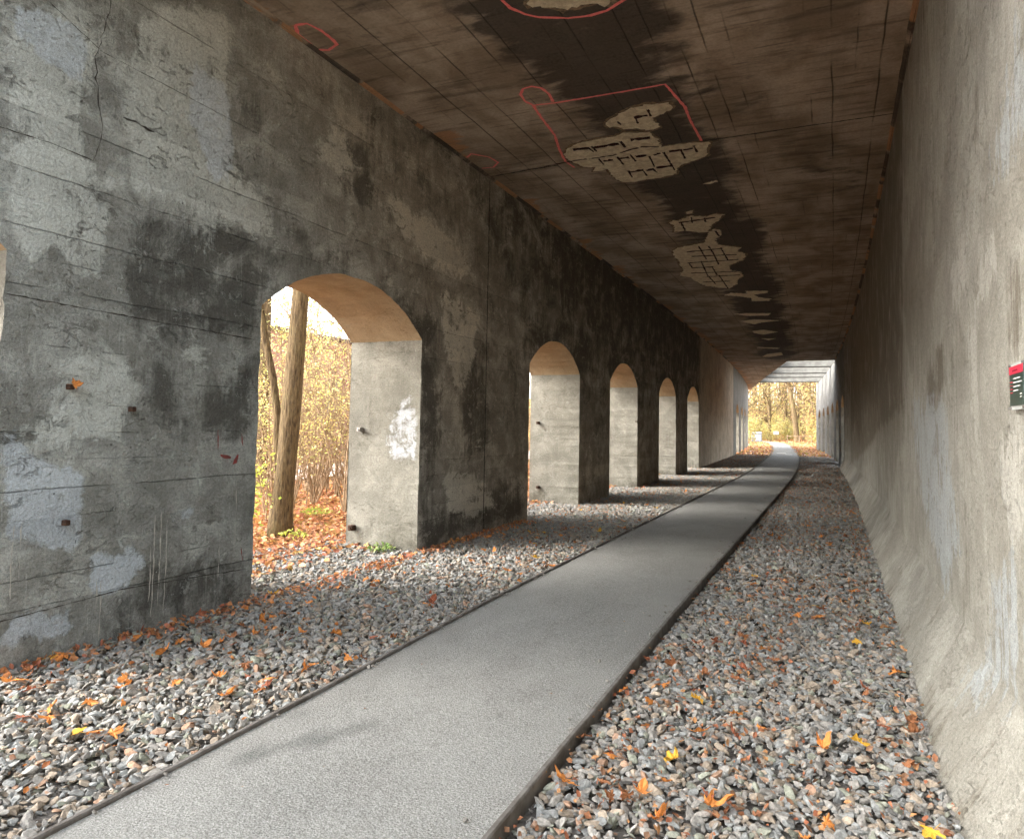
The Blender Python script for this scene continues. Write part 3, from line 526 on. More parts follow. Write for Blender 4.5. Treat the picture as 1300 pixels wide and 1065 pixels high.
def slab_part(y0, y1, step):
    ys = np.linspace(y0, y1, int((y1 - y0) / step) + 2); nx = 60
    xa = XL + cur(ys) - 1.2; xb = slab_right(ys); t = np.linspace(0, 1, nx)
    X = xa[:, None] * (1 - t) + xb[:, None] * t; Y = np.repeat(ys[:, None], nx, 1)
    u = X - cur(Y); Z = ZC + 0 * X
    V = np.stack([X, Y, Z], -1).reshape(-1, 3); i = np.arange(len(ys) - 1)[:, None] * nx + np.arange(nx - 1)[None]
    F = np.stack([i, i + 1, i + nx + 1, i + nx], -1).reshape(-1, 4)[:, ::-1]
    U = np.stack([u, Y], -1).reshape(-1, 2); A = cfield(U[:, 0], U[:, 1])
    m = len(V); Vt = V.copy(); Vt[:, 2] = ZC + .75; nb = len(ys)
    side = []
    for a in (0, nx - 1):
        idx = np.arange(nb) * nx + a
        for k in range(nb - 1):
            q = (idx[k], idx[k + 1], idx[k + 1] + m, idx[k] + m); side.append(q if a else q[::-1])
    for row in (0, nb - 1):
        for k in range(nx - 1):
            q = (row * nx + k, row * nx + k + 1, row * nx + k + 1 + m, row * nx + k + m); side.append(q if row == 0 else q[::-1])
    F = np.concatenate([F, F[:, ::-1] + m, np.array(side)])
    o = mesh_obj('slab_section', np.concatenate([V, Vt]), F, M['ceil'], uv=np.concatenate([U, U]), attrs={'fld': np.concatenate([A, A])})
    return P(o, slab)
SLAB0 = 1.3
slab_part(SLAB0, 10.14, .1); slab_part(10.165, 35.9, .2); slab_part(35.92, 45.7, .3); slab_part(45.70, 78, .4)
def ceil_poly(pts, name, mat, off, par, seed, jag=.5, label=None, bev=.0):
    rr = random.Random(seed); out = []
    n = len(pts)
    for i in range(n):
        a, b = pts[i], pts[(i + 1) % n]; L = math.dist(a, b); m = max(1, int(L / .04))
        for k in range(m):
            t = k / m; j = min(.035, L * .14) * jag
            out.append((a[0] + (b[0] - a[0]) * t + rr.uniform(-j, j), a[1] + (b[1] - a[1]) * t + rr.uniform(-j, j)))
    V = [(x, y, ZC - off) for x, y in out] + [(x, y, ZC + .01) for x, y in out]; n = len(out)
    F = [tuple(range(n - 1, -1, -1))] + [(i, (i + 1) % n, n + (i + 1) % n, n + i) for i in range(n)]
    o = mesh_obj(name, V, F, mat); P(o, slab)
    if label: o['label'] = label
    return o
def ceil_strip(pts, w, name, mat, off, par, seed, jit=.3, dz=.008):
    rr = random.Random(seed); Q = []
    for a, b in zip(pts[:-1], pts[1:]):
        m = max(1, int(math.dist(a, b) / .05))
        for k in range(m): t = k / m; Q.append((a[0] + (b[0] - a[0]) * t, a[1] + (b[1] - a[1]) * t))
    Q.append(pts[-1]); V = []
    for i, (x, y) in enumerate(Q):
        p, q = Q[max(0, i - 1)], Q[min(len(Q) - 1, i + 1)]; dx, dy = q[0] - p[0], q[1] - p[1]; l = math.hypot(dx, dy) or 1
        nx, ny = -dy / l, dx / l; ww = w / 2 * (1 + jit * rr.uniform(-1, 1)); s = w * .3 * jit * rr.uniform(-1, 1)
        V += [(x + nx * (-ww + s), y + ny * (-ww + s), ZC - off), (x + nx * s, y + ny * s, ZC - off - dz), (x + nx * (ww + s), y + ny * (ww + s), ZC - off)]
    F = []
    for i in range(len(Q) - 1): F += [(3 * i, 3 * i + 3, 3 * i + 4, 3 * i + 1), (3 * i + 1, 3 * i + 4, 3 * i + 5, 3 * i + 2)]
    o = mesh_obj(name, V, F, mat); o.parent = par
    o.matrix_parent_inverse = Matrix.Translation(slab.location).inverted() if par is slab else Matrix.Identity(4)
    return o
SP = {}
for i, (k, pts) in enumerate(SPALL.items()):
    SP[k] = ceil_poly(pts, 'spalled_patch', M['spall'], .005, slab, 40 + i, .9 if k != 'C' else .5)
    cx_, cy_ = sum(p[0] for p in pts) / len(pts), sum(p[1] for p in pts) / len(pts); gr = .045 if k[0] in 'ABCD' else .015
    big_ = [(x + gr * (x - cx_) / (math.hypot(x - cx_, y - cy_) + .01), y + gr * 1.3 * (y - cy_) / (math.hypot(x - cx_, y - cy_) + .01)) for x, y in pts]
    ceil_poly(big_, 'broken_rim', M['rim'], .002, slab, 90 + i, .5)
for k in ('A', 'B', 'C', 'D', 'D2'):   # broken relief of the exposed concrete
    pts = SPALL[k]; px_ = np.array([p[0] for p in pts]); py_ = np.array([p[1] for p in pts]); st_ = .03 if k != 'D2' else .05
    gx_ = np.arange(px_.min(), px_.max(), st_); gy_ = np.arange(py_.min(), py_.max(), st_); A_, B_ = np.meshgrid(gx_, gy_, indexing='ij')
    jx = A_ + (fbm(A_ * 40, B_ * 40, 3, 2) - .5) * st_; jy = B_ + (fbm(A_ * 40, B_ * 40, 9, 2) - .5) * st_
    soft = polyfield([pts], A_, B_, .06); zz = ZC - .006 - sm(.4, 1, soft) * (.004 + .022 * np.clip(fbm(A_ * 9, B_ * 9, 5, 4) - .38, 0, 1) * 2)
    ok = polyfield([pts], A_, B_, .02) > .99; n1 = len(gy_); F = []
    for i_ in range(len(gx_) - 1):
        for j_ in range(n1 - 1):
            if ok[i_, j_] and ok[i_ + 1, j_] and ok[i_, j_ + 1] and ok[i_ + 1, j_ + 1]: F.append((i_ * n1 + j_, i_ * n1 + j_ + 1, (i_ + 1) * n1 + j_ + 1, (i_ + 1) * n1 + j_))
    ks = sorted({q_ for f_ in F for q_ in f_}); mp = {q_: r for r, q_ in enumerate(ks)}; Vg = np.stack([jx, jy, zz], -1).reshape(-1, 3)[ks]
    o = mesh_obj('broken_relief', Vg, [tuple(mp[q_] for q_ in f_) for f_ in F], M['spall']); o.parent = SP[k]
SP['C']['label'] = 'largest pale broken patch with rows of rusted bars, inside the red outline'
SP['D2']['label'] = 'pale broken patch with a grid of rusted bars'
q = 0
for pts in BAR_THICK:
    ceil_strip(pts, .08, 'rebar', M['rebar'], .022, SP['B'] if pts[0][1] < 9.1 else SP['C'], q, .45); q += 1
for pts in BAR_THIN:
    ceil_strip(pts, .03, 'rebar', M['rebar'], .024, SP['B'] if pts[0][1] < 9.1 else SP['C'], q, .4); q += 1
for pts in BAR_GRID:
    ceil_strip(pts, .075 if abs(pts[0][0] - pts[1][0]) > abs(pts[0][1] - pts[1][1]) else .035, 'rebar', M['rebar'], .022, SP['D'] if pts[0][1] < 15.3 else SP['D2'], q, .5); q += 1
ceil_strip(CRACK, .03, 'crack', M['rebar'], .018, slab, 3, .6, .001)
ceil_strip([(XL + .02, 10.40), (-4.4, 10.33), (-3.9, 10.31)], .03, 'crack', M['crack'], .003, slab, 4, .5, .001)
ceil_strip([(-1.72, 10.17), (-.8, 10.16), (.2, 10.15), (XR - .01, 10.15)], .026, 'crack', M['crack'], .003, slab, 5, .4, .001)
ceil_strip([(-1.2 + curf(35.9), 35.9), (XR - .02 + curf(35.9), 35.9)], .05, 'crack', M['crack'], .003, slab, 5, .6, .001)
for i, pts in enumerate(RED):
    o = ceil_strip(pts, .037, 'paint_outline', M['red'], .003, slab, 60 + i, .25, .001)
# rough mortar seam between the slab and both walls
for X, nx in ((XL, 1), (XR, -1)):
    b = MB(); ys = np.concatenate([np.arange(SLAB0 + .1, 20, .12), np.arange(20, 45.4, .6)]); V = []
    for y in ys:
        w = .04 + .035 * float(fbm(np.array([y * 1.0]), np.array([X]), 4, 3)[0]) ** 1.0; d = .02 + .02 * float(fbm(np.array([y * 1.3]), np.array([X + 3]), 9, 3)[0])
        x = X + curf(y); V += [(x + nx * .002, y, ZC - d), (x + nx * w * .7, y, ZC - d * .7), (x + nx * w, y, ZC - .001)]
    F = []
    for i in range(len(ys) - 1): F += [(3 * i, 3 * i + 3, 3 * i + 4, 3 * i + 1), (3 * i + 1, 3 * i + 4, 3 * i + 5, 3 * i + 2)]
    n = len(V); fl = np.zeros((n, 3)); yy = np.array([v[1] for v in V]); fl[:, 2] = .9 * sm(.45, .6, fbm(yy * 1.1, yy * 0, 5, 3)); fl[:, 1] = .7 * (1 - fl[:, 2])
    o = mesh_obj('mortar_seam', V, F, M['ceil'], uv=np.array([(v[0] * 3, v[1]) for v in V]), attrs={'fld': fl}); P(o, slab)
# open portal beams beyond the slab end
for k, y in enumerate((50.2, 55.8, 60.2, 66.0)):
    b = MB(); b.box(XL + curf(y) - 1.0, XR + curf(y) + 1.0, y, y + .6, ZC + .02, ZC + .72, b=.03)
    o = b.build('cross_beam', M['beam'])
    tag(o, ['pale concrete cross beam nearest the end of the slab', 'second pale concrete cross beam past the slab end', 'third pale concrete cross beam past the slab end', 'farthest pale concrete cross beam in front of the woods'][k], 'beam', 'open cross beams at the far exit')

# ------------------------------------------------------------------ information sign on the right wall
sg = empty('information_sign', (XR, 3.755, 1.957), 'small dark green wall sign with red header band on the right wall', 'sign')
acr = NT('clear_acrylic'); _b = acr.bsdf((.55, .58, .56), .12, .5); acr = acr.m
def sbox(name, y0, y1, z0, z1, d0, d1, mat, par=sg, b=.0):
    m = MB(); m.box(-d1, -d0, y0, y1, z0, z1, b=b); return m.build(name, mat, par)
sbox('backing_plate', -.165, .165, -.165, .165, .018, .024, acr, b=.001)
sbox('panel', -.15, .15, -.135, .14, .0245, .028, simple('dark_green_print', (.028, .055, .045), .35, (.03, .05, .04), 5, .5))
sbox('header', -.15, .15, .085, .14, .0285, .030, simple('red_print', (.62, .03, .07), .35, (.6, .03, .07), 5, .5))
wt = simple('white_lettering', (.75, .75, .72), .5, (.7, .7, .68)); rd = simple('red_lettering', (.42, .05, .06), .5, (.4, .05, .06)); dkr = simple('dark_lettering', (.25, .01, .03), .5, (.2, .01, .03))
# the header word and the text lines are too small to read in the photograph; kept as rows of short strokes
def line(y0, y1, z, h, mat, name, seed):
    rr = random.Random(seed); m = MB(); y = y1
    while y > y0:
        w = rr.uniform(.006, .02); m.box(-.0312, -.0303, max(y0, y - w), y, z - h / 2, z + h / 2); y -= w + .004
    return m.build(name, mat, sg)
line(-.05, .07, .108, .012, dkr, 'lettering', 1)
for k, (a, b_) in enumerate(((-.10, .05), (-.13, .05), (-.10, .05), (-.05, .05))): line(a, b_, .052 - .028 * k, .007, wt, 'lettering', 2 + k)
line(.065, .13, .03, .006, rd, 'lettering', 8); line(.065, .13, .005, .006, rd, 'lettering', 9); line(.065, .13, -.02, .006, rd, 'lettering', 10); line(.065, .13, -.045, .006, rd, 'lettering', 11)
line(-.13, -.09, -.06, .006, wt, 'lettering', 12); line(-.13, -.09, -.08, .006, wt, 'lettering', 13)
for y in (-.15, .15):
    for z in (-.152, .152):
        m = MB(); m.tube([(0, y, z), (-.034, y, z)], [.009, .009], 12); m.build('standoff_bolt', M['steel'], sg, smooth=False)

sg.scale = (1, .85, .63)
# ------------------------------------------------------------------ ground, path, gravel
def gz(x, y): return 0.0
gx = np.concatenate([np.linspace(-260, -40, 12)[:-1], np.linspace(-40, 30, 71), np.linspace(30, 200, 10)[1:]])
gy = np.concatenate([np.linspace(-120, -10, 8)[:-1], np.linspace(-10, 150, 161), np.linspace(150, 420, 14)[1:]])
GX, GY = np.meshgrid(gx, gy, indexing='ij')
def ground_h(X, Y):
    hgt = -.05 + .10 * sm(-7.2, -10, X) * (fbm(X * .5, Y * .5, 2, 3) - .4) - 0.02
    hgt = hgt + 9 * sm(135, 260, Y) + 3.0 * sm(-28, -75, X)
    return hgt
GZ = ground_h(GX, GY); i = np.arange(len(gx) - 1)[:, None] * len(gy) + np.arange(len(gy) - 1)[None]
F = np.stack([i, i + len(gy), i + len(gy) + 1, i + 1], -1).reshape(-1, 4)
g = mesh_obj('ground', np.stack([GX, GY, GZ], -1).reshape(-1, 3), F, M['ground'], smooth=True); tag(g, kind='structure')
def ribbon(y0, y1, xa, xb, z, step, name, mat):
    ys = np.arange(y0, y1 + .01, step); V = []
    for y in ys: V += [(xa(y), y, z), (xb(y), y, z)]
    F = [(2 * i, 2 * i + 1, 2 * i + 3, 2 * i + 2) for i in range(len(ys) - 1)]
    return tag(mesh_obj(name, V, F, mat), kind='structure')
ribbon(-6, 50, lambda y: -7.0 + curf(y), lambda y: XR + curf(y) + .1, -.012, 1, 'gravel_bed', M['bed'])
ribbon(50, 96, lambda y: -6.6 + curf(y), lambda y: XR + curf(y) + .3, -.006, 1, 'gravel_verge', M['fargravel'])
PT = np.array([(-8, -2.0, 1.56), (2.6, -2.125, 1.60), (7, -2.2, 1.66), (14, -2.21, 1.68), (24, -2.21, 1.66), (30, -2.27, 1.66), (36, -2.42, 1.68), (44, -2.72, 1.7), (52, -3.12, 1.72), (65, -3.95, 1.75), (80, -5.15, 1.8), (90, -6.15, 1.85), (98, -7.3, 1.9), (104, -8.9, 2.0), (109, -11.5, 2.2), (113, -15.5, 2.4), (116, -21, 2.5), (118, -30, 2.5)])
def catm(P_, n=14):
    out = []
    for i in range(len(P_) - 1):
        p0, p1, p2, p3 = P_[max(0, i - 1)], P_[i], P_[i + 1], P_[min(len(P_) - 1, i + 2)]
        for k in range(n):
            t = k / n; out.append(.5 * ((2 * p1) + (-p0 + p2) * t + (2 * p0 - 5 * p1 + 4 * p2 - p3) * t * t + (-p0 + 3 * p1 - 3 * p2 + p3) * t ** 3))
    out.append(P_[-1]); return np.array(out)
tt = PT[:, 0]
cl = np.array([(x, y, w) for y, x, w in PT]); cl = catm(cl, 24)
tan = np.gradient(cl[:, :2], axis=0); tan /= np.linalg.norm(tan, axis=1)[:, None]; nor = np.stack([tan[:, 1], -tan[:, 0]], 1)
K = 40; s = np.linspace(-.5, .5, K); wdt = cl[:, 2][:, None]
# finer rows near the camera so the smudges resolve
PX = cl[:, 0][:, None] + nor[:, 0][:, None] * wdt * s; PY = cl[:, 1][:, None] + nor[:, 1][:, None] * wdt * s
PZ = .055 + .012 * (1 - (2 * s) ** 2)[None] + 0 * PX
V = np.stack([PX, PY, PZ], -1).reshape(-1, 3); i = np.arange(len(cl) - 1)[:, None] * K + np.arange(K - 1)[None]
F = np.stack([i, i + 1, i + K + 1, i + K], -1).reshape(-1, 4)
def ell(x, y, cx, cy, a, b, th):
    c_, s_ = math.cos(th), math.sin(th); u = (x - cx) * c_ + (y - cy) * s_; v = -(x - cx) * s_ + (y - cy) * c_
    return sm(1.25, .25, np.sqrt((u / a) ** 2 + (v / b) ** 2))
X_, Y_ = V[:, 0], V[:, 1]
fl = np.zeros((len(V), 3))
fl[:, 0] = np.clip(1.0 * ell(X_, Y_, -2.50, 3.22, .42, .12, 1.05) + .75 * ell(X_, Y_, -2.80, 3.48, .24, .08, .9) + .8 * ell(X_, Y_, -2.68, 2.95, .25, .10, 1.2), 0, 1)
fl[:, 1] = .35 * sm(.42, .5, np.abs(np.tile(s, len(cl)))) + .45 * sm(30, 60, Y_) + .4 * sm(84, 104, Y_)
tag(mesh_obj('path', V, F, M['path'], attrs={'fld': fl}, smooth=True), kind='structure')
def edging(sign, label):
    off = sign * (cl[:, 2] / 2 + .018); X = cl[:, 0] + nor[:, 0] * off; Y = cl[:, 1] + nor[:, 1] * off
    w = .016; V = []
    for a, b_, (nx, ny) in zip(X, Y, nor):
        j = float(fbm(np.array([b_ * 1.7]), np.array([sign * 4.]), 3, 3)[0] - .5) * .012
        for o_, z in ((-w, -.05), (-w, .069 + j), (-w + .006, .076 + j), (w - .006, .076 + j), (w, .069 + j), (w, -.05)): V.append((a + nx * o_, b_ + ny * o_, z))
    n = 6; F = [(i * n + j, i * n + j + 1, (i + 1) * n + j + 1, (i + 1) * n + j) for i in range(len(cl) - 1) for j in range(n - 1)]
    o = mesh_obj('path_edging', V, F, M['edging']); tag(o, label, 'edging', 'edgings of the path'); return o
edging(-1, 'thin grey-brown edging strip along the left side of the path'); edging(1, 'thin grey-brown edging strip along the right side of the path')
mk = simple('white_road_paint', (.75, .74, .70), .7, (.6, .59, .55), 20)
for (x0, x1, y0, y1) in ((-3.05, -2.62, 51.6, 52.3), (-3.75, -3.15, 53.8, 54.5)):
    tag(mesh_obj('path_marking', [(x0, y0, .073), (x1, y0, .073), (x1, y1, .073), (x0, y1, .073)], [(0, 1, 2, 3)], mk), kind='structure')
ribbon(-40, 110, lambda y: -19.5 + .02 * y, lambda y: -14.8 + .02 * y, .035, 5, 'side_road', simple('pale_gravel_road', (.45, .38, .33), .95, (.36, .29, .25), 4))

def rotmats(ax, ay, az):
    cx_, sx = np.cos(ax), np.sin(ax); cy_, sy = np.cos(ay), np.sin(ay); cz, sz = np.cos(az), np.sin(az); n = len(ax)
    R = np.empty((n, 3, 3))
    R[:, 0, 0] = cz * cy_; R[:, 0, 1] = cz * sy * sx - sz * cx_; R[:, 0, 2] = cz * sy * cx_ + sz * sx
    R[:, 1, 0] = sz * cy_; R[:, 1, 1] = sz * sy * sx + cz * cx_; R[:, 1, 2] = sz * sy * cx_ - cz * sx
    R[:, 2, 0] = -sy; R[:, 2, 1] = cy_ * sx; R[:, 2, 2] = cy_ * cx_
    return R
def inst(bases, pos, R, sc, col, colv=None):
    """one merged mesh out of many copies of a few base shapes"""
    n = len(pos); pick = rng.integers(0, len(bases), n); V, F, A = [], [], []; off = 0
    for k, (bv, bf) in enumerate(bases):
        I = np.where(pick == k)[0]
        if not len(I): continue
        v = np.einsum('nij,vnj->nvi', R[I], bv[:, None, :] * sc[I][None]) + pos[I][:, None]
        f = bf[None] + (np.arange(len(I)) * len(bv))[:, None, None] + off
        V.append(v.reshape(-1, 3)); F.append(f.reshape(-1, bf.shape[1])); A.append(np.repeat(col[I], len(bv), 0)); off += v.shape[0] * v.shape[1]
    return np.concatenate(V), np.concatenate(F), np.concatenate(A)
import bmesh
def rock_base(sub, seed):
    bm = bmesh.new(); bmesh.ops.create_icosphere(bm, subdivisions=sub, radius=1); r_ = np.random.default_rng(seed)
    v = np.array([x.co[:] for x in bm.verts]); f = np.array([[q.index for q in p.verts] for p in bm.faces]); bm.free()
    for _ in range(8 if sub > 1 else 6):
        n_ = r_.normal(size=3); n_ /= np.linalg.norm(n_); d = r_.uniform(.30, .66); t = v @ n_ - d; v = v - np.clip(t, 0, None)[:, None] * n_
    v += r_.normal(size=v.shape) * .012; v /= np.abs(v).max(0)
    return v, f
RB1 = [rock_base(2, k) for k in range(14)]; RB0 = [rock_base(1, 50 + k) for k in range(14)]
def path_clear(x, y, m):
    c_ = np.interp(y, PT[:, 0], PT[:, 1]); w_ = np.interp(y, PT[:, 0], PT[:, 2]); return np.abs(x - c_) > w_ / 2 + m
def in_pier(x, y):
    u = x - cur(y); p = (u < XL + .0) & (u > XO - .0); o = np.zeros(x.shape, bool)
    for a, b_ in LO: o |= (y > a + .02) & (y < b_ - .02)
    return (p & ~o)
def scatter(y0, y1, dens, smin, smax, bases, zoff, xa=-7.0):
    A = (y1 - y0) * (XR - xa); n = int(A * dens); y = rng.uniform(y0, y1, n); u = rng.uniform(xa, XR - .2, n); x = u + cur(y)
    size = smin + (smax - smin) * rng.random(n) ** 2.2
    k = path_clear(x, y, .055 + size * .45) & ~in_pier(x, y) & ~((u < XO - .2) & (rng.random(n) > .75 - .9 * (XO - .2 - u)))
    x, y, size = x[k], y[k], size[k]; n = len(x)
    sc = np.stack([size, size * rng.uniform(.5, .85, n), size * rng.uniform(.28, .58, n)], 1)
    R = rotmats(rng.normal(0, .42, n), rng.normal(0, .42, n), rng.uniform(0, 6.28, n))
    z = zoff + sc[:, 2] * .35 + rng.uniform(-.006, .012, n) + .03 * (fbm(x * 1.1, y * 1.1, 5, 3) - .5)
    b_ = .20 + .115 * rng.random(n)
    col = b_[:, None] * np.array([1.03, .985, .91])[None]
    h_ = rng.random(n); col[h_ < .25] *= np.array([.93, 1., 1.06]); col[(h_ > .78)] *= np.array([1.12, .98, .84]); col[h_ > .96] *= np.array([1.15, .9, .8]); col[(h_ > .25) & (h_ < .33)] *= np.array([.95, 1.03, .92])
    return inst(bases, np.stack([x, y, z], 1), R, sc, col)
parts = [scatter(1.6, 8.0, 760, .019, .048, RB1, .006), scatter(1.6, 8.0, 500, .015, .032, RB0, -.002),
         scatter(8.0, 17, 640, .020, .048, RB0, .004), scatter(17, 32, 380, .026, .052, RB0, .004), scatter(32, 50, 150, .035, .06, RB0, .0), scatter(-2.5, 1.6, 200, .03, .055, RB0, .004)]
V, F, A, n_ = [], [], [], 0
for v, f, a in parts: V.append(v); F.append(f + n_); A.append(a); n_ += len(v)
ny = 260; y_ = 2 + 26 * rng.random(ny); sd_ = np.where(rng.random(ny) < .5, -1., 1.); c_ = np.interp(y_, PT[:, 0], PT[:, 1]); w_ = np.interp(y_, PT[:, 0], PT[:, 2]); x_ = c_ + sd_ * (w_ / 2 - .02 - .22 * rng.random(ny) ** 3)
z_ = rng.uniform(.006, .022, ny); v, f, a = inst(RB0, np.stack([x_, y_, .064 + z_ * .4], 1), rotmats(rng.normal(0, .3, ny), rng.normal(0, .3, ny), rng.uniform(0, 6.28, ny)), np.stack([z_, z_ * .75, z_ * .55], 1), (.16 + .14 * rng.random(ny))[:, None] * np.array([[1.03, .98, .9]]))
V.append(v); F.append(f + n_); A.append(a)
tag(mesh_obj('ballast_gravel', np.concatenate(V), np.concatenate(F), M['stone'], attrs={'Col': np.concatenate(A)}), 'loose grey crushed stone on both sides of the path', 'gravel', kind='stuff')
# ------------------------------------------------------------------ leaves
def maple(seed, curl):
    r_ = random.Random(seed); pts = []
    lob = [(-90, .12), (-62, .42), (-48, .52), (-40, .44), (-20, .52), (-2, .86), (8, .95), (16, .66), (30, .42), (46, .62), (58, .82), (70, .86), (80, .98), (90, 1.12)]
    full = lob + [(180 - a, r) for a, r in lob[-2::-1]][:-1]
    V = [(0, 0, 0)]
    for a, r in full:
        r *= r_.uniform(.86, 1.1); a = math.radians(a + r_.uniform(-4, 4)); V.append((.5 * r * math.cos(a), .5 * r * math.sin(a), 0))
    n = len(V) - 1; mid = [(x * .5, y * .5, 0) for x, y, z in V[1:]]; V += mid
    F = [(0, n + 1 + i, n + 1 + (i + 1) % n) for i in range(n)] + [(n + 1 + i, 1 + i, 1 + (i + 1) % n) for i in range(n)] + [(n + 1 + i, 1 + (i + 1) % n, n + 1 + (i + 1) % n) for i in range(n)]
    a_, b_, c_ = r_.uniform(-.6, 1) * curl, r_.uniform(-.6, 1) * curl, r_.uniform(-1, 1) * curl
    V = [(x, y, 1.1 * (a_ * x * x + b_ * y * y + c_ * x * y) + curl * .12 * math.sin(9 * math.atan2(y, x) + seed) * math.hypot(x, y)) for x, y, z in V]
    # stalk
    k = len(V); V += [(-.01, -.05, .0), (.01, -.05, .0), (.012, -.62, .04 * curl), (-.008, -.62, .04 * curl)]; F.append((k, k + 1, k + 2)); F.append((k, k + 2, k + 3))
    return np.array(V), np.array(F)
MAP = [maple(k, .35 + .38 * (k % 4)) for k in range(12)]
LC = {'orange': (.66, .26, .07), 'brown': (.30, .125, .055), 'yellow': (.70, .40, .05), 'red-brown': (.32, .11, .06)}
leafmesh = {}
for cn, c in LC.items():
    for k, (v, f) in enumerate(MAP):
        r_ = np.random.default_rng(k); w = .75 + .5 * r_.random(len(v)); rad = np.hypot(v[:, 0], v[:, 1])
        col = np.array(c)[None] * w[:, None] * (1 - .25 * (rad > .3))[:, None]
        o = mesh_obj('fallen_leaf', v, f, M['dryleaf'], attrs={'Col': col}); leafmesh[cn, k] = o.data; bpy.data.objects.remove(o)
def leaf_spot(y0, y1, side):
    while True:
        y = R0.uniform(y0, y1)
        if side == 'L': x = R0.uniform(XL + .08, -3.1)
        elif side == 'R': x = R0.uniform(-1.3, XR - .3)
        elif side == 'W': x = XL + abs(R0.gauss(.0, .22)) + .05; 
        x += curf(y)
        if path_clear(np.array([x]), np.array([y]), .07)[0] and not in_pier(np.array([x]), np.array([y]))[0]: return x, y
spots = []
for y0, y1, n, side in ((2.6, 5.4, 52, 'L'), (3.0, 6.0, 22, 'W'), (5.4, 9, 30, 'L'), (9, 16, 30, 'L'), (8.6, 12, 8, 'W'), (3.2, 5.2, 46, 'R'), (5.2, 8, 38, 'R'), (8, 14, 34, 'R'), (14, 26, 26, 'R'), (16, 28, 22, 'L')):
    for _ in range(n): spots.append((*leaf_spot(y0, y1, side), side))
txt = {'orange': 'curled orange maple leaf', 'brown': 'dull brown dried leaf', 'yellow': 'bright yellow fallen leaf', 'red-brown': 'dark reddish brown dried leaf'}
for x, y, side in spots:
    cn = R0.choices(['orange', 'brown', 'yellow', 'red-brown'], [.46, .3, .08, .16])[0] if side != 'R' else R0.choices(['orange', 'brown', 'yellow', 'red-brown'], [.33, .33, .08, .26])[0]
    o = bpy.data.objects.new('fallen_leaf', leafmesh[cn, R0.randrange(12)]); C.objects.link(o)
    s_ = R0.uniform(.09, .165) * (1 if cn in ('orange', 'yellow') else .8); o.scale = (s_, s_ * R0.uniform(.5, 1), s_)
    o.location = (x, y, R0.uniform(.045, .062)); o.rotation_euler = (R0.gauss(0, .28), R0.gauss(0, .28), R0.uniform(0, 6.28))
    place = {'L': 'on the gravel left of the path', 'R': 'on the gravel right of the path', 'W': 'at the foot of the arcaded wall'}[side]
    if y > 9 and side != 'W': place = place.replace('on the gravel', 'deeper in on the gravel')
    tag(o, txt[cn] + ' ' + place, 'leaf', 'fallen leaves on the gravel')
# the leaf caught on the wall anchor, and the curled one on its own on the path shoulder
o = bpy.data.objects.new('fallen_leaf', leafmesh['orange', 2]); C.objects.link(o); o.location = (XL + .07, 3.5, 1.99); o.scale = (.11,) * 3; o.rotation_euler = (.3, 1.2, .4)
tag(o, 'orange leaf caught on a rusty anchor high on the near wall', 'leaf')

def quadleaf():  # small folded leaf
    v = np.array([(0, -.5, 0), (.28, -.12, .06), (.22, .22, .05), (0, .5, 0), (-.22, .22, .05), (-.28, -.12, .06)], float)
    return v, np.array([[0, 1, 2, 3], [0, 3, 4, 5]])
def quadleaf2():
    v = np.array([(0, -.5, 0), (.36, -.05, .12), (0, .5, 0.05), (-.36, -.05, .1), (.0, .0, -.02), (.0, .25, 0)], float)
    return v, np.array([[0, 1, 5, 4], [0, 4, 5, 3]])
QL = [quadleaf(), quadleaf2()]
def leafcols(n, pal, var=.25):
    pal = np.array(pal); c = pal[rng.integers(0, len(pal), n)]; return c * (1 + var * rng.uniform(-1, 1, (n, 1)))
def litter(n, fx, fy, size, zf, pal, tilt=.45):
    x = fx(n); y = fy(n); k = path_clear(x, y, -.1) & ~in_pier(x, y); x, y = x[k], y[k]; n = len(x)
    z = zf(x, y); s_ = size[0] + (size[1] - size[0]) * rng.random(n)
    return inst(QL, np.stack([x, y, z], 1), rotmats(rng.normal(0, tilt, n), rng.normal(0, tilt, n), rng.uniform(0, 6.28, n)), np.stack([s_, s_, s_], 1), leafcols(n, pal, .35))
U = lambda a, b: (lambda n: rng.uniform(a, b, n))
LP = [(.52, .23, .10), (.58, .29, .12), (.44, .20, .10), (.34, .17, .095), (.58, .38, .14), (.38, .14, .085), (.60, .33, .19)]
gh = lambda x, y: np.where(x > -7.0, -.005, ground_h(x, y)) + .015 + .03 * rng.random(len(x))
Ls = []
Ls.append(litter(26000, lambda n: -6.35 - 9 * rng.random(n) ** 1.3, U(3, 22), (.07, .13), gh, LP))
Ls.append(litter(9000, lambda n: -14 - 20 * rng.random(n), U(8, 50), (.12, .2), gh, LP))
Ls.append(litter(5000, lambda n: -6.35 - 7 * rng.random(n), U(-6, 3), (.08, .13), gh, LP))
Ls.append(litter(9000, lambda n: -6.6 - 8 * rng.random(n), U(20, 50), (.10, .16), gh, LP))
Ls.append(litter(16000, lambda n: rng.uniform(-16, 2, n), U(50, 100), (.12, .24), lambda x, y: ground_h(x, y) * 0 + .02 + .03 * rng.random(len(x)), LP + [(.5, .42, .1)]))
Ls.append(litter(9000, lambda n: rng.uniform(-40, 12, n), U(96, 150), (.22, .4), gh, LP))
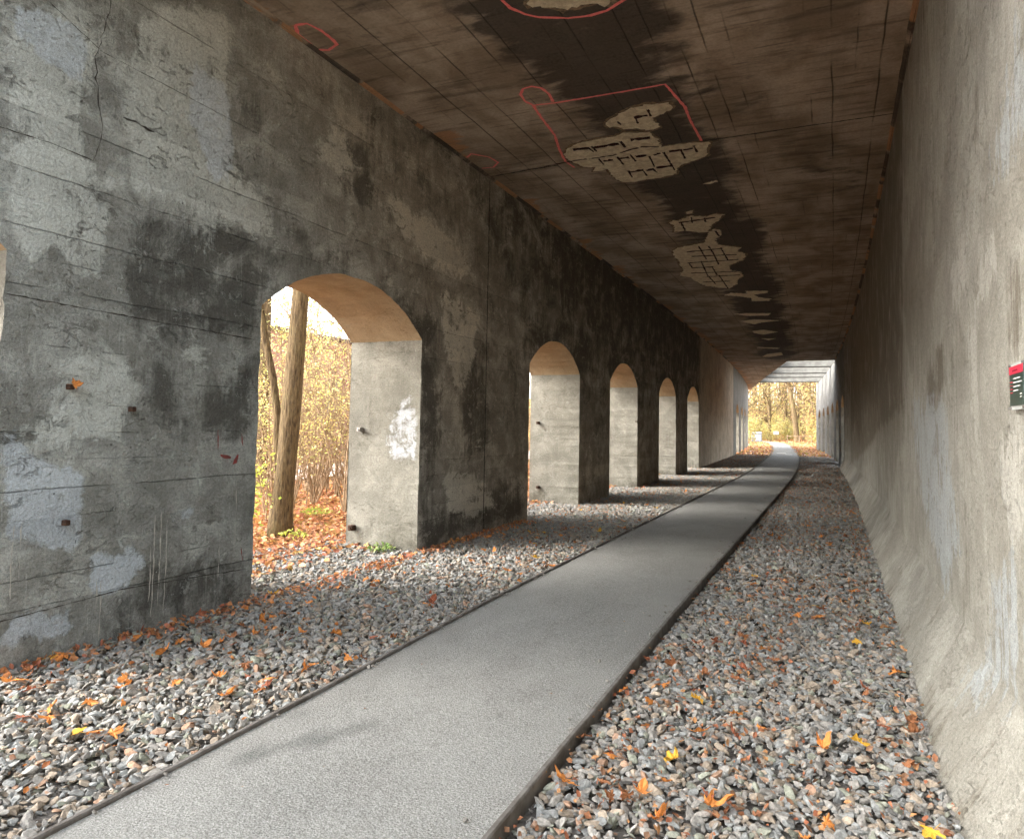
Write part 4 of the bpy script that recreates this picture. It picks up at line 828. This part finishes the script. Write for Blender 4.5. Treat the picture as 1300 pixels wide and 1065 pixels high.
# sparse drift and broken bits over the gravel
def onl(n): y = 2 + 46 * rng.random(n); return y
y_ = 2 + 40 * rng.random(6800) ** 1.25; x_ = rng.uniform(-1.35, XR - .25, 6800) + cur(y_); den = (fbm(x_ * 1.4, y_ * .8, 31, 3) + .12 * rng.random(6800) > .50); x_, y_ = x_[den], y_[den]; n = len(x_)
s_ = rng.uniform(.02, .055, n); Ls.append(inst(QL, np.stack([x_, y_, .03 + .025 * rng.random(n)], 1), rotmats(rng.normal(0, .6, n), rng.normal(0, .6, n), rng.uniform(0, 6.28, n)), np.stack([s_, s_, s_], 1), leafcols(n, [(.32, .14, .07), (.34, .13, .07), (.42, .22, .10), (.22, .12, .07)], .3)))
y_ = 2 + 48 * rng.random(3800) ** 1.0; x_ = rng.uniform(XL + .02, -3.1, 3800) + cur(y_); den = (fbm(x_ * 1.4, y_ * .8, 37, 3) > .5) | (x_ - cur(y_) < XL + .2) | (y_ > 36); den &= path_clear(x_, y_, .06); x_, y_ = x_[den], y_[den]; n = len(x_)
s_ = rng.uniform(.02, .06, n); Ls.append(inst(QL, np.stack([x_, y_, .03 + .025 * rng.random(n)], 1), rotmats(rng.normal(0, .6, n), rng.normal(0, .6, n), rng.uniform(0, 6.28, n)), np.stack([s_, s_, s_], 1), leafcols(n, [(.36, .13, .05), (.46, .17, .05), (.42, .19, .07), (.22, .10, .05)], .3)))
ny = 70; y_ = 2.4 + 26 * rng.random(ny); c_ = np.interp(y_, PT[:, 0], PT[:, 1]); x_ = c_ + rng.uniform(-.78, .78, ny); s_ = rng.uniform(.008, .028, ny)
Ls.append(inst(QL, np.stack([x_, y_, .0705 + 0 * y_], 1), rotmats(rng.normal(0, .15, ny), rng.normal(0, .15, ny), rng.uniform(0, 6.28, ny)), np.stack([s_, s_, s_], 1), leafcols(ny, [(.22, .10, .05), (.3, .15, .06), (.12, .08, .05)], .3)))
y_ = rng.uniform(3.0, 12, 800); x_ = XL + np.abs(rng.normal(0, .16, 800)) + .02; k = ~in_pier(x_, y_); x_, y_ = x_[k], y_[k]; n = len(x_)
s_ = rng.uniform(.03, .08, n); Ls.append(inst(QL, np.stack([x_, y_, .035 + .03 * rng.random(n)], 1), rotmats(rng.normal(0, .7, n), rng.normal(0, .7, n), rng.uniform(0, 6.28, n)), np.stack([s_, s_, s_], 1), leafcols(n, LP[:4] + [LP[5]], .3)))
# drifts lying in the mouths of the arches
y_ = rng.uniform(3, 30, 2600); x_ = rng.uniform(-6.9, -5.7, 2600); k = ~in_pier(x_, y_); x_, y_ = x_[k], y_[k]; n = len(x_)
s_ = rng.uniform(.06, .12, n); Ls.append(inst(QL, np.stack([x_ + cur(y_), y_, .035 + .03 * rng.random(n)], 1), rotmats(rng.normal(0, .6, n), rng.normal(0, .6, n), rng.uniform(0, 6.28, n)), np.stack([s_, s_, s_], 1), leafcols(n, LP, .3)))
V, F, A, n_ = [], [], [], 0
for v, f, a in Ls: V.append(v); F.append(f + n_); A.append(a); n_ += len(v)
tag(mesh_obj('leaf_litter', np.concatenate(V), np.concatenate(F), M['dryleaf'], attrs={'Col': np.concatenate(A)}), 'orange and brown autumn leaf litter over the woodland floor and gravel edges', 'leaf litter', kind='stuff')

# ------------------------------------------------------------------ trees and shrubs
YP = [(.66, .58, .20), (.60, .54, .17), (.50, .50, .17), (.70, .64, .32), (.62, .46, .18)]
GP = [(.42, .46, .14), (.56, .56, .18), (.34, .40, .13)]
OP = [(.52, .33, .15), (.46, .28, .14), (.56, .41, .18), (.38, .27, .16)]
def make_tree(h, r0, lean, seed, nleaf, lsize, pal, base=.4, spread=2.6, nl=12, name='broadleaf_tree', roots=False, nseg=14):
    rr = random.Random(seed); b = MB(); T = []; rad = []
    m = 14; tz = [0, .012, .03, .06, .12, .2, .28, .36, .45, .54, .63, .72, .82, .91, 1]; wx, wy = rr.uniform(-.02, .02), rr.uniform(-.02, .02)
    for i in range(m + 1):
        t = tz[i]; z = h * t
        T.append((lean[0] * z + wx * h * math.sin(t * 5 + seed), lean[1] * z + wy * h * math.sin(t * 4 + 2 * seed), z - (.15 if i == 0 else 0)))
        rad.append(r0 * (1 - .82 * t) * (1 + (.5 if roots else .3) * max(0, 1 - t * h / .6) ** 2))
    # extra rings near the foot
    b.tube(T, rad, nseg, 0, jit=.22, seed=seed)
    tips = []
    for k in range(nl):
        t = base + (1 - base) * (k + rr.random()) / nl * .96; i = max(q_ for q_ in range(m) if tz[q_] <= t); f = (t - tz[i]) / (tz[i + 1] - tz[i])
        p = Vector(T[i]).lerp(Vector(T[i + 1]), f); a = rr.uniform(0, 6.28); L = spread * (1.15 - .7 * t) * rr.uniform(.7, 1.2); up = rr.uniform(.35, 1.0)
        d = Vector((math.cos(a), math.sin(a), up)).normalized(); q = [p]; 
        for j in range(1, 5): d = (d + Vector((rr.uniform(-.2, .2), rr.uniform(-.2, .2), rr.uniform(-.05, .18)))).normalized(); q.append(q[-1] + d * L / 4)
        rb = r0 * (1 - .82 * t) * .42; b.tube(q, [rb, rb * .75, rb * .5, rb * .3, rb * .12], 6)
        tips += [q[2], q[3], q[4]]
        for j in (1, 2, 3, 4):
            for _ in range(2):
                d2 = Vector((rr.uniform(-1, 1), rr.uniform(-1, 1), rr.uniform(-.1, 1))).normalized(); e = q[j] + d2 * L * rr.uniform(.2, .42); mid = q[j].lerp(e, .5) + Vector((0, 0, rr.uniform(-.05, .1)))
                b.tube([q[j], mid, e], [rb * .22, rb * .14, rb * .05], 4, cap=False); tips += [mid, e, e]
    root = bpy.data.objects.new(name, None); C.objects.link(root)
    b.build('trunk', M['bark'], root, smooth=True)
    if nleaf:
        tp = np.array([t[:] for t in tips]); n = nleaf; c_ = tp[rng.integers(0, len(tp), n)]; pos = c_ + rng.normal(0, 1, (n, 3)) * np.array([.42, .42, .32]) * (h / 12) ** .5
        s_ = lsize * rng.uniform(.6, 1.3, n); v, f, a = inst(QL, pos, rotmats(rng.uniform(-1.4, 1.4, n), rng.uniform(-1.4, 1.4, n), rng.uniform(0, 6.28, n)), np.stack([s_, s_, s_], 1), leafcols(n, pal, .3))
        mesh_obj('crown', v, f, M['leaf'], root, attrs={'Col': a})
    return root
def sapling(h, seed, nleaf, lsize, pal, name='leafy_sapling', stems=4, spread=.5, low=.15):
    rr = random.Random(seed); b = MB(); tips = []
    for k in range(stems):
        a = rr.uniform(0, 6.28); hh = h * rr.uniform(.6, 1.05); p = Vector((rr.uniform(-.25, .25) * spread, rr.uniform(-.25, .25) * spread, -.05)); q = [p]; d = Vector((math.cos(a) * .22, math.sin(a) * .22, 1)).normalized()
        for j in range(8): d = (d + Vector((rr.uniform(-.14, .14), rr.uniform(-.14, .14), .05))).normalized(); q.append(q[-1] + d * hh / 8)
        r_ = .007 * h ** .7; b.tube(q, [r_ * (1 - .1 * i) for i in range(9)], 5, cap=False)
        for j in range(1, 9):
            for _ in range(2):
                d2 = Vector((rr.uniform(-1, 1), rr.uniform(-1, 1), rr.uniform(.1, 1))).normalized(); e = q[j] + d2 * hh * rr.uniform(.08, .22); b.tube([q[j], q[j].lerp(e, .5) + Vector((0, 0, .02)), e], [r_ * .4, r_ * .3, r_ * .15], 3, cap=False)
                if j / 8 > low: tips += [e, q[j].lerp(e, .6)]
    root = bpy.data.objects.new(name, None); C.objects.link(root); b.build('stem', M['twig'], root)
    tp = np.array([t[:] for t in tips]); n = nleaf; pos = tp[rng.integers(0, len(tp), n)] + rng.normal(0, .10 * h ** .5, (n, 3)); pos[:, 2] = np.abs(pos[:, 2]) + .02
    s_ = lsize * rng.uniform(.6, 1.3, n); v, f, a = inst(QL, pos, rotmats(rng.uniform(-1.2, 1.2, n), rng.uniform(-1.2, 1.2, n), rng.uniform(0, 6.28, n)), np.stack([s_, s_, s_], 1), leafcols(n, pal, .3))
    mesh_obj('foliage', v, f, M['leaf'], root, attrs={'Col': a}); return root
def put(root, x, y, rz=0, s=1.0):
    root.location = (x, y, float(ground_h(np.array([x]), np.array([y]))[0])); root.rotation_euler = (0, 0, rz); root.scale = (s, s, s)
# the big trunk seen in the nearest full arch, its forked limb
t = make_tree(15, .165, (.022, .0), 3, 2600, .12, YP, base=.42, roots=True, nseg=22, name='broadleaf_tree'); t.location = (-8.05, 9.08, 0)
tag(t, 'thick furrowed tree trunk standing just outside the nearest full arch', 'tree')
b = MB(); b.tube([(-.06, -.02, .9), (-.13, .0, 1.4), (-.17, .02, 1.8), (-.27, .0, 2.4), (-.44, -.04, 3.1), (-.62, -.1, 4.2), (-.8, -.1, 6)], [.06, .07, .065, .06, .055, .045, .03], 10, jit=.15); b.build('limb', M['bark'], t, smooth=True)
t2 = make_tree(17, .19, (.0, .01), 9, 2200, .16, YP, base=.4, name='broadleaf_tree'); put(t2, -14.0, 14.85)
tag(t2, 'second paler trunk rising behind the thick trunk in the arch view', 'tree')
protoN = [make_tree(13, .16, (.03, -.02), 21, 3200, .15, YP, base=.25, name='broadleaf_tree'), make_tree(16, .22, (-.05, .02), 22, 3000, .18, OP, base=.35, spread=3.2, name='broadleaf_tree'),
          make_tree(11, .12, (.06, .03), 23, 2600, .14, YP + GP[1:2], base=.2, name='broadleaf_tree'), make_tree(15, .2, (-.09, .0), 24, 1500, .17, OP, base=.3, spread=3, nl=16, name='broadleaf_tree')]
lab = ['slender yellow-leaved tree in the woods left of the arcade', 'tall orange-leaved tree in the woods left of the arcade', 'small yellow-green tree in the woods left of the arcade', 'sparse leaning tree in the woods left of the arcade']
L1 = [(-13, -4), (-17, 3), (-12, 4.5), (-22.5, 9), (-24, 18), (-12.5, 21), (-21.5, 25), (-11, 28), (-23, 33), (-13, 36), (-21, 42), (-10.5, 44), (-27, 14), (-30, 28), (-13.5, 52), (-22, 56), (-12, 62), (-24, 68), (-14, 76), (-18, 84)]
used = set()
for i, (x, y) in enumerate(L1):
    k = i % 4; o = protoN[k] if k not in used else dup(protoN[k]); used.add(k); put(o, x, y, R0.uniform(0, 6.28), R0.uniform(.85, 1.15)); tag(o, lab[k], 'tree', 'trees in the woods left of the arcade')
protoS = [sapling(3.0, 31, 420, .05, YP, stems=6, low=.35), sapling(3.6, 32, 560, .053, YP + GP[1:2], stems=7, low=.4), sapling(1.8, 33, 130, .06, YP + OP[:1], stems=7, spread=.9, low=.3), sapling(4.4, 34, 400, .058, YP, stems=6, low=.35)]
tallS = sapling(6.2, 35, 130, .06, [(.5, .5, .17), (.62, .56, .2)], stems=5, low=.3); put(tallS, -10.6, 12.9); tag(tallS, 'tall almost bare sapling with thin twigs against the sky', 'sapling', 'tall bare saplings behind the nearest arch')
for x_, y_, r_, s__ in ((-11.9, 14.3, 1, .95), (-12.2, 15.6, 2.4, 1.1), (-10.3, 13.9, 4, .85), (-13.2, 16.4, 5, 1.05)): put(dup(tallS), x_, y_, r_, s__)
labS = ['bushy yellow-leaved sapling beyond the arches', 'tall yellow-green sapling beyond the arches', 'low yellow and orange sapling beyond the arches', 'high thin-stemmed sapling with yellow leaves beyond the arches']
used = set(); S1 = []
for d in (13.4, 14.6, 16.2, 18.0, 20.5, 29):      # thicket behind the nearest full arch
    for j in range(4 if d > 14 else 3):
        a = math.radians(R0.uniform(34.5, 43.2)); S1.append((-d * math.sin(a), d * math.cos(a) + R0.uniform(-.3, .3)))
for _ in range(34): S1.append((R0.uniform(-13.5, -8.2), R0.uniform(13, 46)))
for _ in range(8): S1.append((R0.uniform(-14, -8), R0.uniform(-4, 6)))
S1 = [(x, y) for x, y in S1 if not (-19.6 < x < -14.6)]
for i, (x, y) in enumerate(S1):
    k = i % 4 if i > 3 else i; o = protoS[k] if k not in used else dup(protoS[k]); used.add(k); put(o, x, y, R0.uniform(0, 6.28), R0.uniform(.8, 1.2)); tag(o, labS[k], 'sapling', 'saplings in the undergrowth beyond the arches')
g1 = sapling(1.25, 41, 260, .075, [(.42, .55, .10), (.55, .62, .12), (.62, .62, .14)], stems=4, spread=.6, name='leafy_sapling'); g1.location = (-8.25, 8.45, .02); tag(g1, 'bright lime green sapling in front of the thick trunk', 'sapling')
def herb(x, y, seed, label, pal, n=60, s_=.05, r=.16):
    th = rng.uniform(0, 6.28, n); rd_ = r * np.sqrt(rng.random(n)); pos = np.stack([rd_ * np.cos(th), rd_ * np.sin(th), .03 + .12 * rng.random(n) * (1 - rd_ / r * .6)], 1)
    ss = s_ * rng.uniform(.7, 1.3, n); v, f, a = inst(QL, pos, rotmats(rng.normal(0, .6, n), rng.normal(0, .6, n), rng.uniform(0, 6.28, n)), np.stack([ss, ss * 1.2, ss], 1), leafcols(n, pal, .25))
    root = bpy.data.objects.new('weed_plant', None); C.objects.link(root); root.location = (x, y, .0); mesh_obj('foliage', v, f, M['leaf'], root, attrs={'Col': a})
    b = MB()
    for k in range(7): a_ = k * .9; b.tube([(0, 0, -.02), (.5 * r * math.cos(a_), .5 * r * math.sin(a_), .07), (.9 * r * math.cos(a_), .9 * r * math.sin(a_), .1)], [.003, .002, .001], 4)
    b.build('stem', M['twig'], root); tag(root, label, 'plant')
herb(-5.62, 8.28, 1, 'small green weed at the foot of the nearest arch jamb', [(.16, .26, .07), (.22, .33, .10), (.30, .36, .12)], 90, .055, .2)
herb(-8.9, 11.0, 2, 'green weed patch on the leaf litter behind the arch', [(.30, .38, .08), (.5, .5, .1)], 80, .07, .3)
herb(-7.4, 8.6, 3, 'yellow-green seedling between thick trunk and jamb', [(.5, .52, .1), (.4, .45, .1)], 50, .06, .2)

# far woods at the end of the path
YP_, OP_ = YP, OP
YP = [tuple(.68 * q for q in c) for c in YP]; OP = [tuple(.8 * q for q in c) for c in OP]; GP = [tuple(.7 * q for q in c) for c in GP]
protoF = [make_tree(17, .30, (-.05, .0), 61, 1700, .26, YP + OP, base=.12, spread=4, nl=26, name='broadleaf_tree'), make_tree(19, .38, (.04, .0), 62, 1500, .28, OP, base=.2, spread=4.5, nl=26, name='broadleaf_tree'),
          make_tree(14, .2, (.1, .0), 63, 1900, .26, YP + OP, base=.1, spread=3.6, nl=24, name='broadleaf_tree'), make_tree(20, .34, (-.1, .02), 64, 800, .26, OP, base=.15, spread=4.5, nl=28, name='broadleaf_tree')]
labF = ['golden-leaved tree in the far woods past the path end', 'orange-brown tree in the far woods past the path end', 'yellow-green tree in the far woods past the path end', 'sparsely leaved leaning tree in the far woods']
bigF = make_tree(18, .42, (-.16, .0), 66, 800, .28, OP, base=.35, spread=4, nl=14, name='broadleaf_tree'); put(bigF, -5.0, 112); tag(bigF, 'dark leaning trunk in the middle of the far exit view', 'tree')
F1 = [(-9.2, 118), (-12.5, 121), (-2.4, 110), (-1.0, 104), (-7.2, 128), (-4.2, 124), (-10.5, 132), (-14.5, 130), (-1.5, 120), (-17, 140), (-12, 145), (-8, 142), (-5, 148), (-2, 136), (2, 114), (4, 126), (-21, 132), (-26, 122), (-30, 135), (8, 110), (9, 140), (-36, 118), (5, 98), (9, 86), (7, 70), (-22, 150), (-15, 156), (-6, 158), (1, 152), (-30, 108), (6, 54), (8, 40), (-40, 140)]
used = set()
for i, (x, y) in enumerate(F1):
    k = i % 4; o = protoF[k] if k not in used else dup(protoF[k]); used.add(k); put(o, x, y, R0.uniform(0, 6.28), R0.uniform(.85, 1.15)); tag(o, labF[k], 'tree', 'trees in the far woods')
protoB = [sapling(3.2, 71, 1500, .17, YP, stems=8, spread=3, low=.0, name='shrub'), sapling(2.4, 72, 1300, .16, YP + GP, stems=8, spread=3, low=.0, name='shrub'), sapling(4.5, 73, 1500, .18, OP + YP[:2], stems=8, spread=3, low=.0, name='shrub')]
labB = ['rounded golden shrub near the far bend of the path', 'low yellow-green shrub near the far bend of the path', 'tall orange-brown shrub near the far bend of the path']
B1 = [(-9.5, 113.5), (-12.2, 112), (-11.5, 115), (-7.4, 116.5), (-5.9, 118), (-3.6, 113), (-2.2, 106), (-1.4, 101), (-3.2, 108), (-8.6, 121), (-13.5, 118), (-15.5, 122), (-6, 124), (-.6, 96), (0, 109), (1.5, 102), (-10.6, 125), (-4.6, 129), (-1, 127), (-13, 128), (2.2, 92), (-9.6, 88), (-11, 94), (-12.5, 99), (-17, 108), (3.5, 80)]
used = set()
for i, (x, y) in enumerate(B1):
    k = i % 3; o = protoB[k] if k not in used else dup(protoB[k]); used.add(k); put(o, x, y, R0.uniform(0, 6.28), R0.uniform(.8, 1.3)); tag(o, labB[k], 'shrub', 'shrubs round the far bend')
# the wood beyond, one unbroken mass of twigs and leaves
n = 26000; pos = np.stack([rng.uniform(-62, 26, n), rng.uniform(150, 200, n), 0 * np.arange(n)], 1); pos[:, 2] = ground_h(pos[:, 0], pos[:, 1]) + 17 * rng.random(n) ** 1.1
k = fbm(pos[:, 0] * .25, pos[:, 2] * .3, 8, 3) > .40; pos = pos[k]; n = len(pos); s_ = rng.uniform(.4, .95, n)
v, f, a = inst(QL, pos, rotmats(rng.uniform(-1.5, 1.5, n), rng.uniform(-1.5, 1.5, n), rng.uniform(0, 6.28, n)), np.stack([s_, s_, s_], 1), leafcols(n, OP + YP[:1] + [(.30, .21, .14), (.24, .17, .12)], .3))
b = MB(); tv = []
for k in range(420):
    x, y = R0.uniform(-60, 24), R0.uniform(146, 198); z = float(ground_h(np.array([x]), np.array([y]))[0]); h_ = R0.uniform(10, 18); l_ = R0.uniform(-.12, .12)
    b.tube([(x, y, z - .2), (x + l_ * h_ * .5 + R0.uniform(-.3, .3), y, z + h_ * .5), (x + l_ * h_, y, z + h_)], [R0.uniform(.12, .3), .14, .04], 6)
nv = len(v); Vb = np.array(b.V); Fb = [q for q in b.F if len(q) == 4]
v = np.concatenate([v, Vb]); f = np.concatenate([f, np.array(Fb) + nv]); a = np.concatenate([a, np.tile([[.13, .095, .065]], (len(Vb), 1))])
tag(mesh_obj('distant_woodland', v, f, M['leaf'], attrs={'Col': a}), 'distant mass of orange-brown autumn woodland behind the far trees', 'woodland', kind='stuff')

# ------------------------------------------------------------------ small things at the far bend
wp = simple('white_plastic', (.34, .36, .41), .5, (.30, .32, .38), 2, .4); gp = simple('grey_plastic', (.36, .37, .38), .6, (.3, .3, .31), 3)
t = empty('storage_box', (-9.45, 100.5, .0), 'white rounded box-shaped object beside the far bend of the path', 'storage box')
b = MB(); b.box(-.62, .62, -.5, .5, .08, 1.12, b=.10); b.build('body', wp, t)
b = MB(); b.box(-.68, .68, -.56, .56, 1.12, 1.34, b=.09); b.build('lid', wp, t)
b = MB(); b.box(-.55, -.35, -.42, .42, 0, .08); b.box(.35, .55, -.42, .42, 0, .08); b.build('base', gp, t)
b = MB(); b.box(-.5, .5, -.515, -.502, .70, .74); b.box(-.5, .5, -.515, -.502, .42, .46); b.build('rib', simple('pale_blue_plastic', (.50, .55, .66), .5), t)
t = empty('electrical_cabinet', (-10.75, 100.8, .0), 'grey box standing left of the white rounded box', 'cabinet')
b = MB(); b.box(-.5, .4, -.35, .35, .0, 1.15, b=.03); b.build('body', gp, t); b = MB(); b.box(-.44, .34, -.365, -.352, .1, 1.05, b=.004); b.build('door', gp, t)
t = empty('sign_board', (-8.0, 114, .0), 'small white board on a post in front of the far woods', 'sign')
b = MB(); b.box(-.4, .4, -.03, .0, .95, 1.45, b=.01); b.build('board', simple('off_white_board', (.55, .53, .48), .6), t); b = MB(); b.tube([(0, .03, -.2), (0, .03, 1.4)], [.05, .05], 8); b.build('post', M['twig'], t)
wood = simple('weathered_wood', (.30, .21, .13), .9, (.2, .14, .09), 4)
t = empty('wooden_railing', (-3.2, 103.0, .0), 'low wooden post railing at the far woods edge', 'railing')
for k in range(4):
    b = MB(); b.tube([(k * 1.5 - 2.6, 0, -.2), (k * 1.5 - 2.6, 0, 1.0)], [.07, .065], 8); b.build('post', wood, t)
b = MB(); b.tube([(-2.7, -.02, .85), (2.1, .02, .88)], [.05, .05], 8); b.build('rail', wood, t)
t = MB(); t.tube([(-2.2, 97.2, .12), (-.6, 97.5, .13), (.9, 97.9, .12)], [.14, .13, .11], 10, jit=.2); tag(t.build('fallen_log', M['bark'], smooth=True), 'dark log lying across the verge right of the far path', 'log')

# brick building beyond the side road
bd = empty('brick_building', (-26.2, 34, 0), 'long low red brick building seen through the saplings in the arch', 'building')
m_ = MB(); m_.box(-9, 0, -13, 16, -.5, 6.35); o = m_.build('wall', M['brick'], bd)
uvl = o.data.uv_layers.new(name='UVMap')
for p in o.data.polygons:
    for li in p.loop_indices:
        c_ = o.data.vertices[o.data.loops[li].vertex_index].co; uvl.data[li].uv = ((c_.x if abs(p.normal.y) > .5 else c_.y), c_.z)
m_ = MB(); m_.box(-9.2, .2, -13.2, 16.2, 6.36, 6.56, b=.02); m_.build('roof', simple('dark_roofing', (.12, .09, .08), .8), bd)
gl = simple('dull_window_glass', (.16, .14, .13), .3, (.20, .17, .15), 2, .5); fr = simple('brown_window_frame', (.26, .16, .12), .6)
for k in range(8):
    y0 = -11.6 + k * 3.4; m_ = MB()
    for a_ in ((y0, y0 + .08, 2.2, 4.2), (y0 + 1.5, y0 + 1.58, 2.2, 4.2), (y0 + .08, y0 + 1.5, 2.2, 2.3), (y0 + .08, y0 + 1.5, 4.1, 4.2), (y0 + .76, y0 + .82, 2.3, 4.1)): m_.box(.003, .06, *a_)
    w_ = m_.build('window', fr, bd); m_ = MB(); m_.box(.003, .02, y0 + .08, y0 + 1.5, 2.3, 4.1); m_.build('pane', gl, w_)

# ------------------------------------------------------------------ light
w = bpy.data.worlds.new('World'); bpy.context.scene.world = w; w.use_nodes = True; nt = w.node_tree; nt.nodes.clear()
sky = nt.nodes.new('ShaderNodeTexSky'); sky.sky_type = 'NISHITA'; sky.sun_disc = False
EL, AZ = math.radians(34), math.atan2(-.80, -.52)
sky.sun_elevation = EL; sky.sun_rotation = AZ; sky.air_density = 1.4; sky.dust_density = 3.0; sky.ozone_density = 1.0
hs = nt.nodes.new('ShaderNodeHueSaturation'); hs.inputs['Saturation'].default_value = .30
bg = nt.nodes.new('ShaderNodeBackground'); bg.inputs[1].default_value = SKY_S; ow = nt.nodes.new('ShaderNodeOutputWorld')
nt.links.new(sky.outputs[0], hs.inputs['Color']); nt.links.new(hs.outputs[0], bg.inputs[0]); nt.links.new(bg.outputs[0], ow.inputs[0])
ld = bpy.data.lights.new('sun', 'SUN'); ld.energy = SUN_S; ld.angle = math.radians(30); ld.color = (1, .93, .82); lo = bpy.data.objects.new('sun', ld); C.objects.link(lo)
sd = Vector((math.cos(EL) * math.sin(AZ), math.cos(EL) * math.cos(AZ), math.sin(EL))); lo.rotation_euler = sd.to_track_quat('Z', 'Y').to_euler(); lo.location = sd * 60

# ------------------------------------------------------------------ camera
cd = bpy.data.cameras.new('camera'); cam = bpy.data.objects.new('camera', cd); C.objects.link(cam); bpy.context.scene.camera = cam
cd.sensor_width = 36; cd.lens = 915 / 1300 * 36; cd.shift_y = -45 / 1300; cd.clip_start = .05; cd.clip_end = 1500
fw = Vector((-0.40852523, 0.9110155, 0.05619521)); r_ = Vector((0.91271968, 0.40821459, 0.01742483)); u_ = Vector((0.00706542, -0.05840896, 0.99826774))
cam.matrix_world = Matrix(((r_.x, u_.x, -fw.x, 0), (r_.y, u_.y, -fw.y, 0), (r_.z, u_.z, -fw.z, H), (0, 0, 0, 1)))
sc = bpy.context.scene; sc.view_settings.view_transform = 'Standard'; sc.view_settings.look = 'None'; sc.view_settings.exposure = EXPO; sc.view_settings.gamma = 1
sc.render.engine = 'CYCLES'; sc.cycles.use_adaptive_sampling = True; sc.cycles.adaptive_threshold = .03; sc.cycles.max_bounces = 8; sc.cycles.diffuse_bounces = 6; sc.cycles.glossy_bounces = 3; sc.cycles.transmission_bounces = 4
sc.cycles.use_denoising = True; sc.cycles.caustics_reflective = False; sc.cycles.caustics_refractive = False; sc.cycles.use_light_tree = True
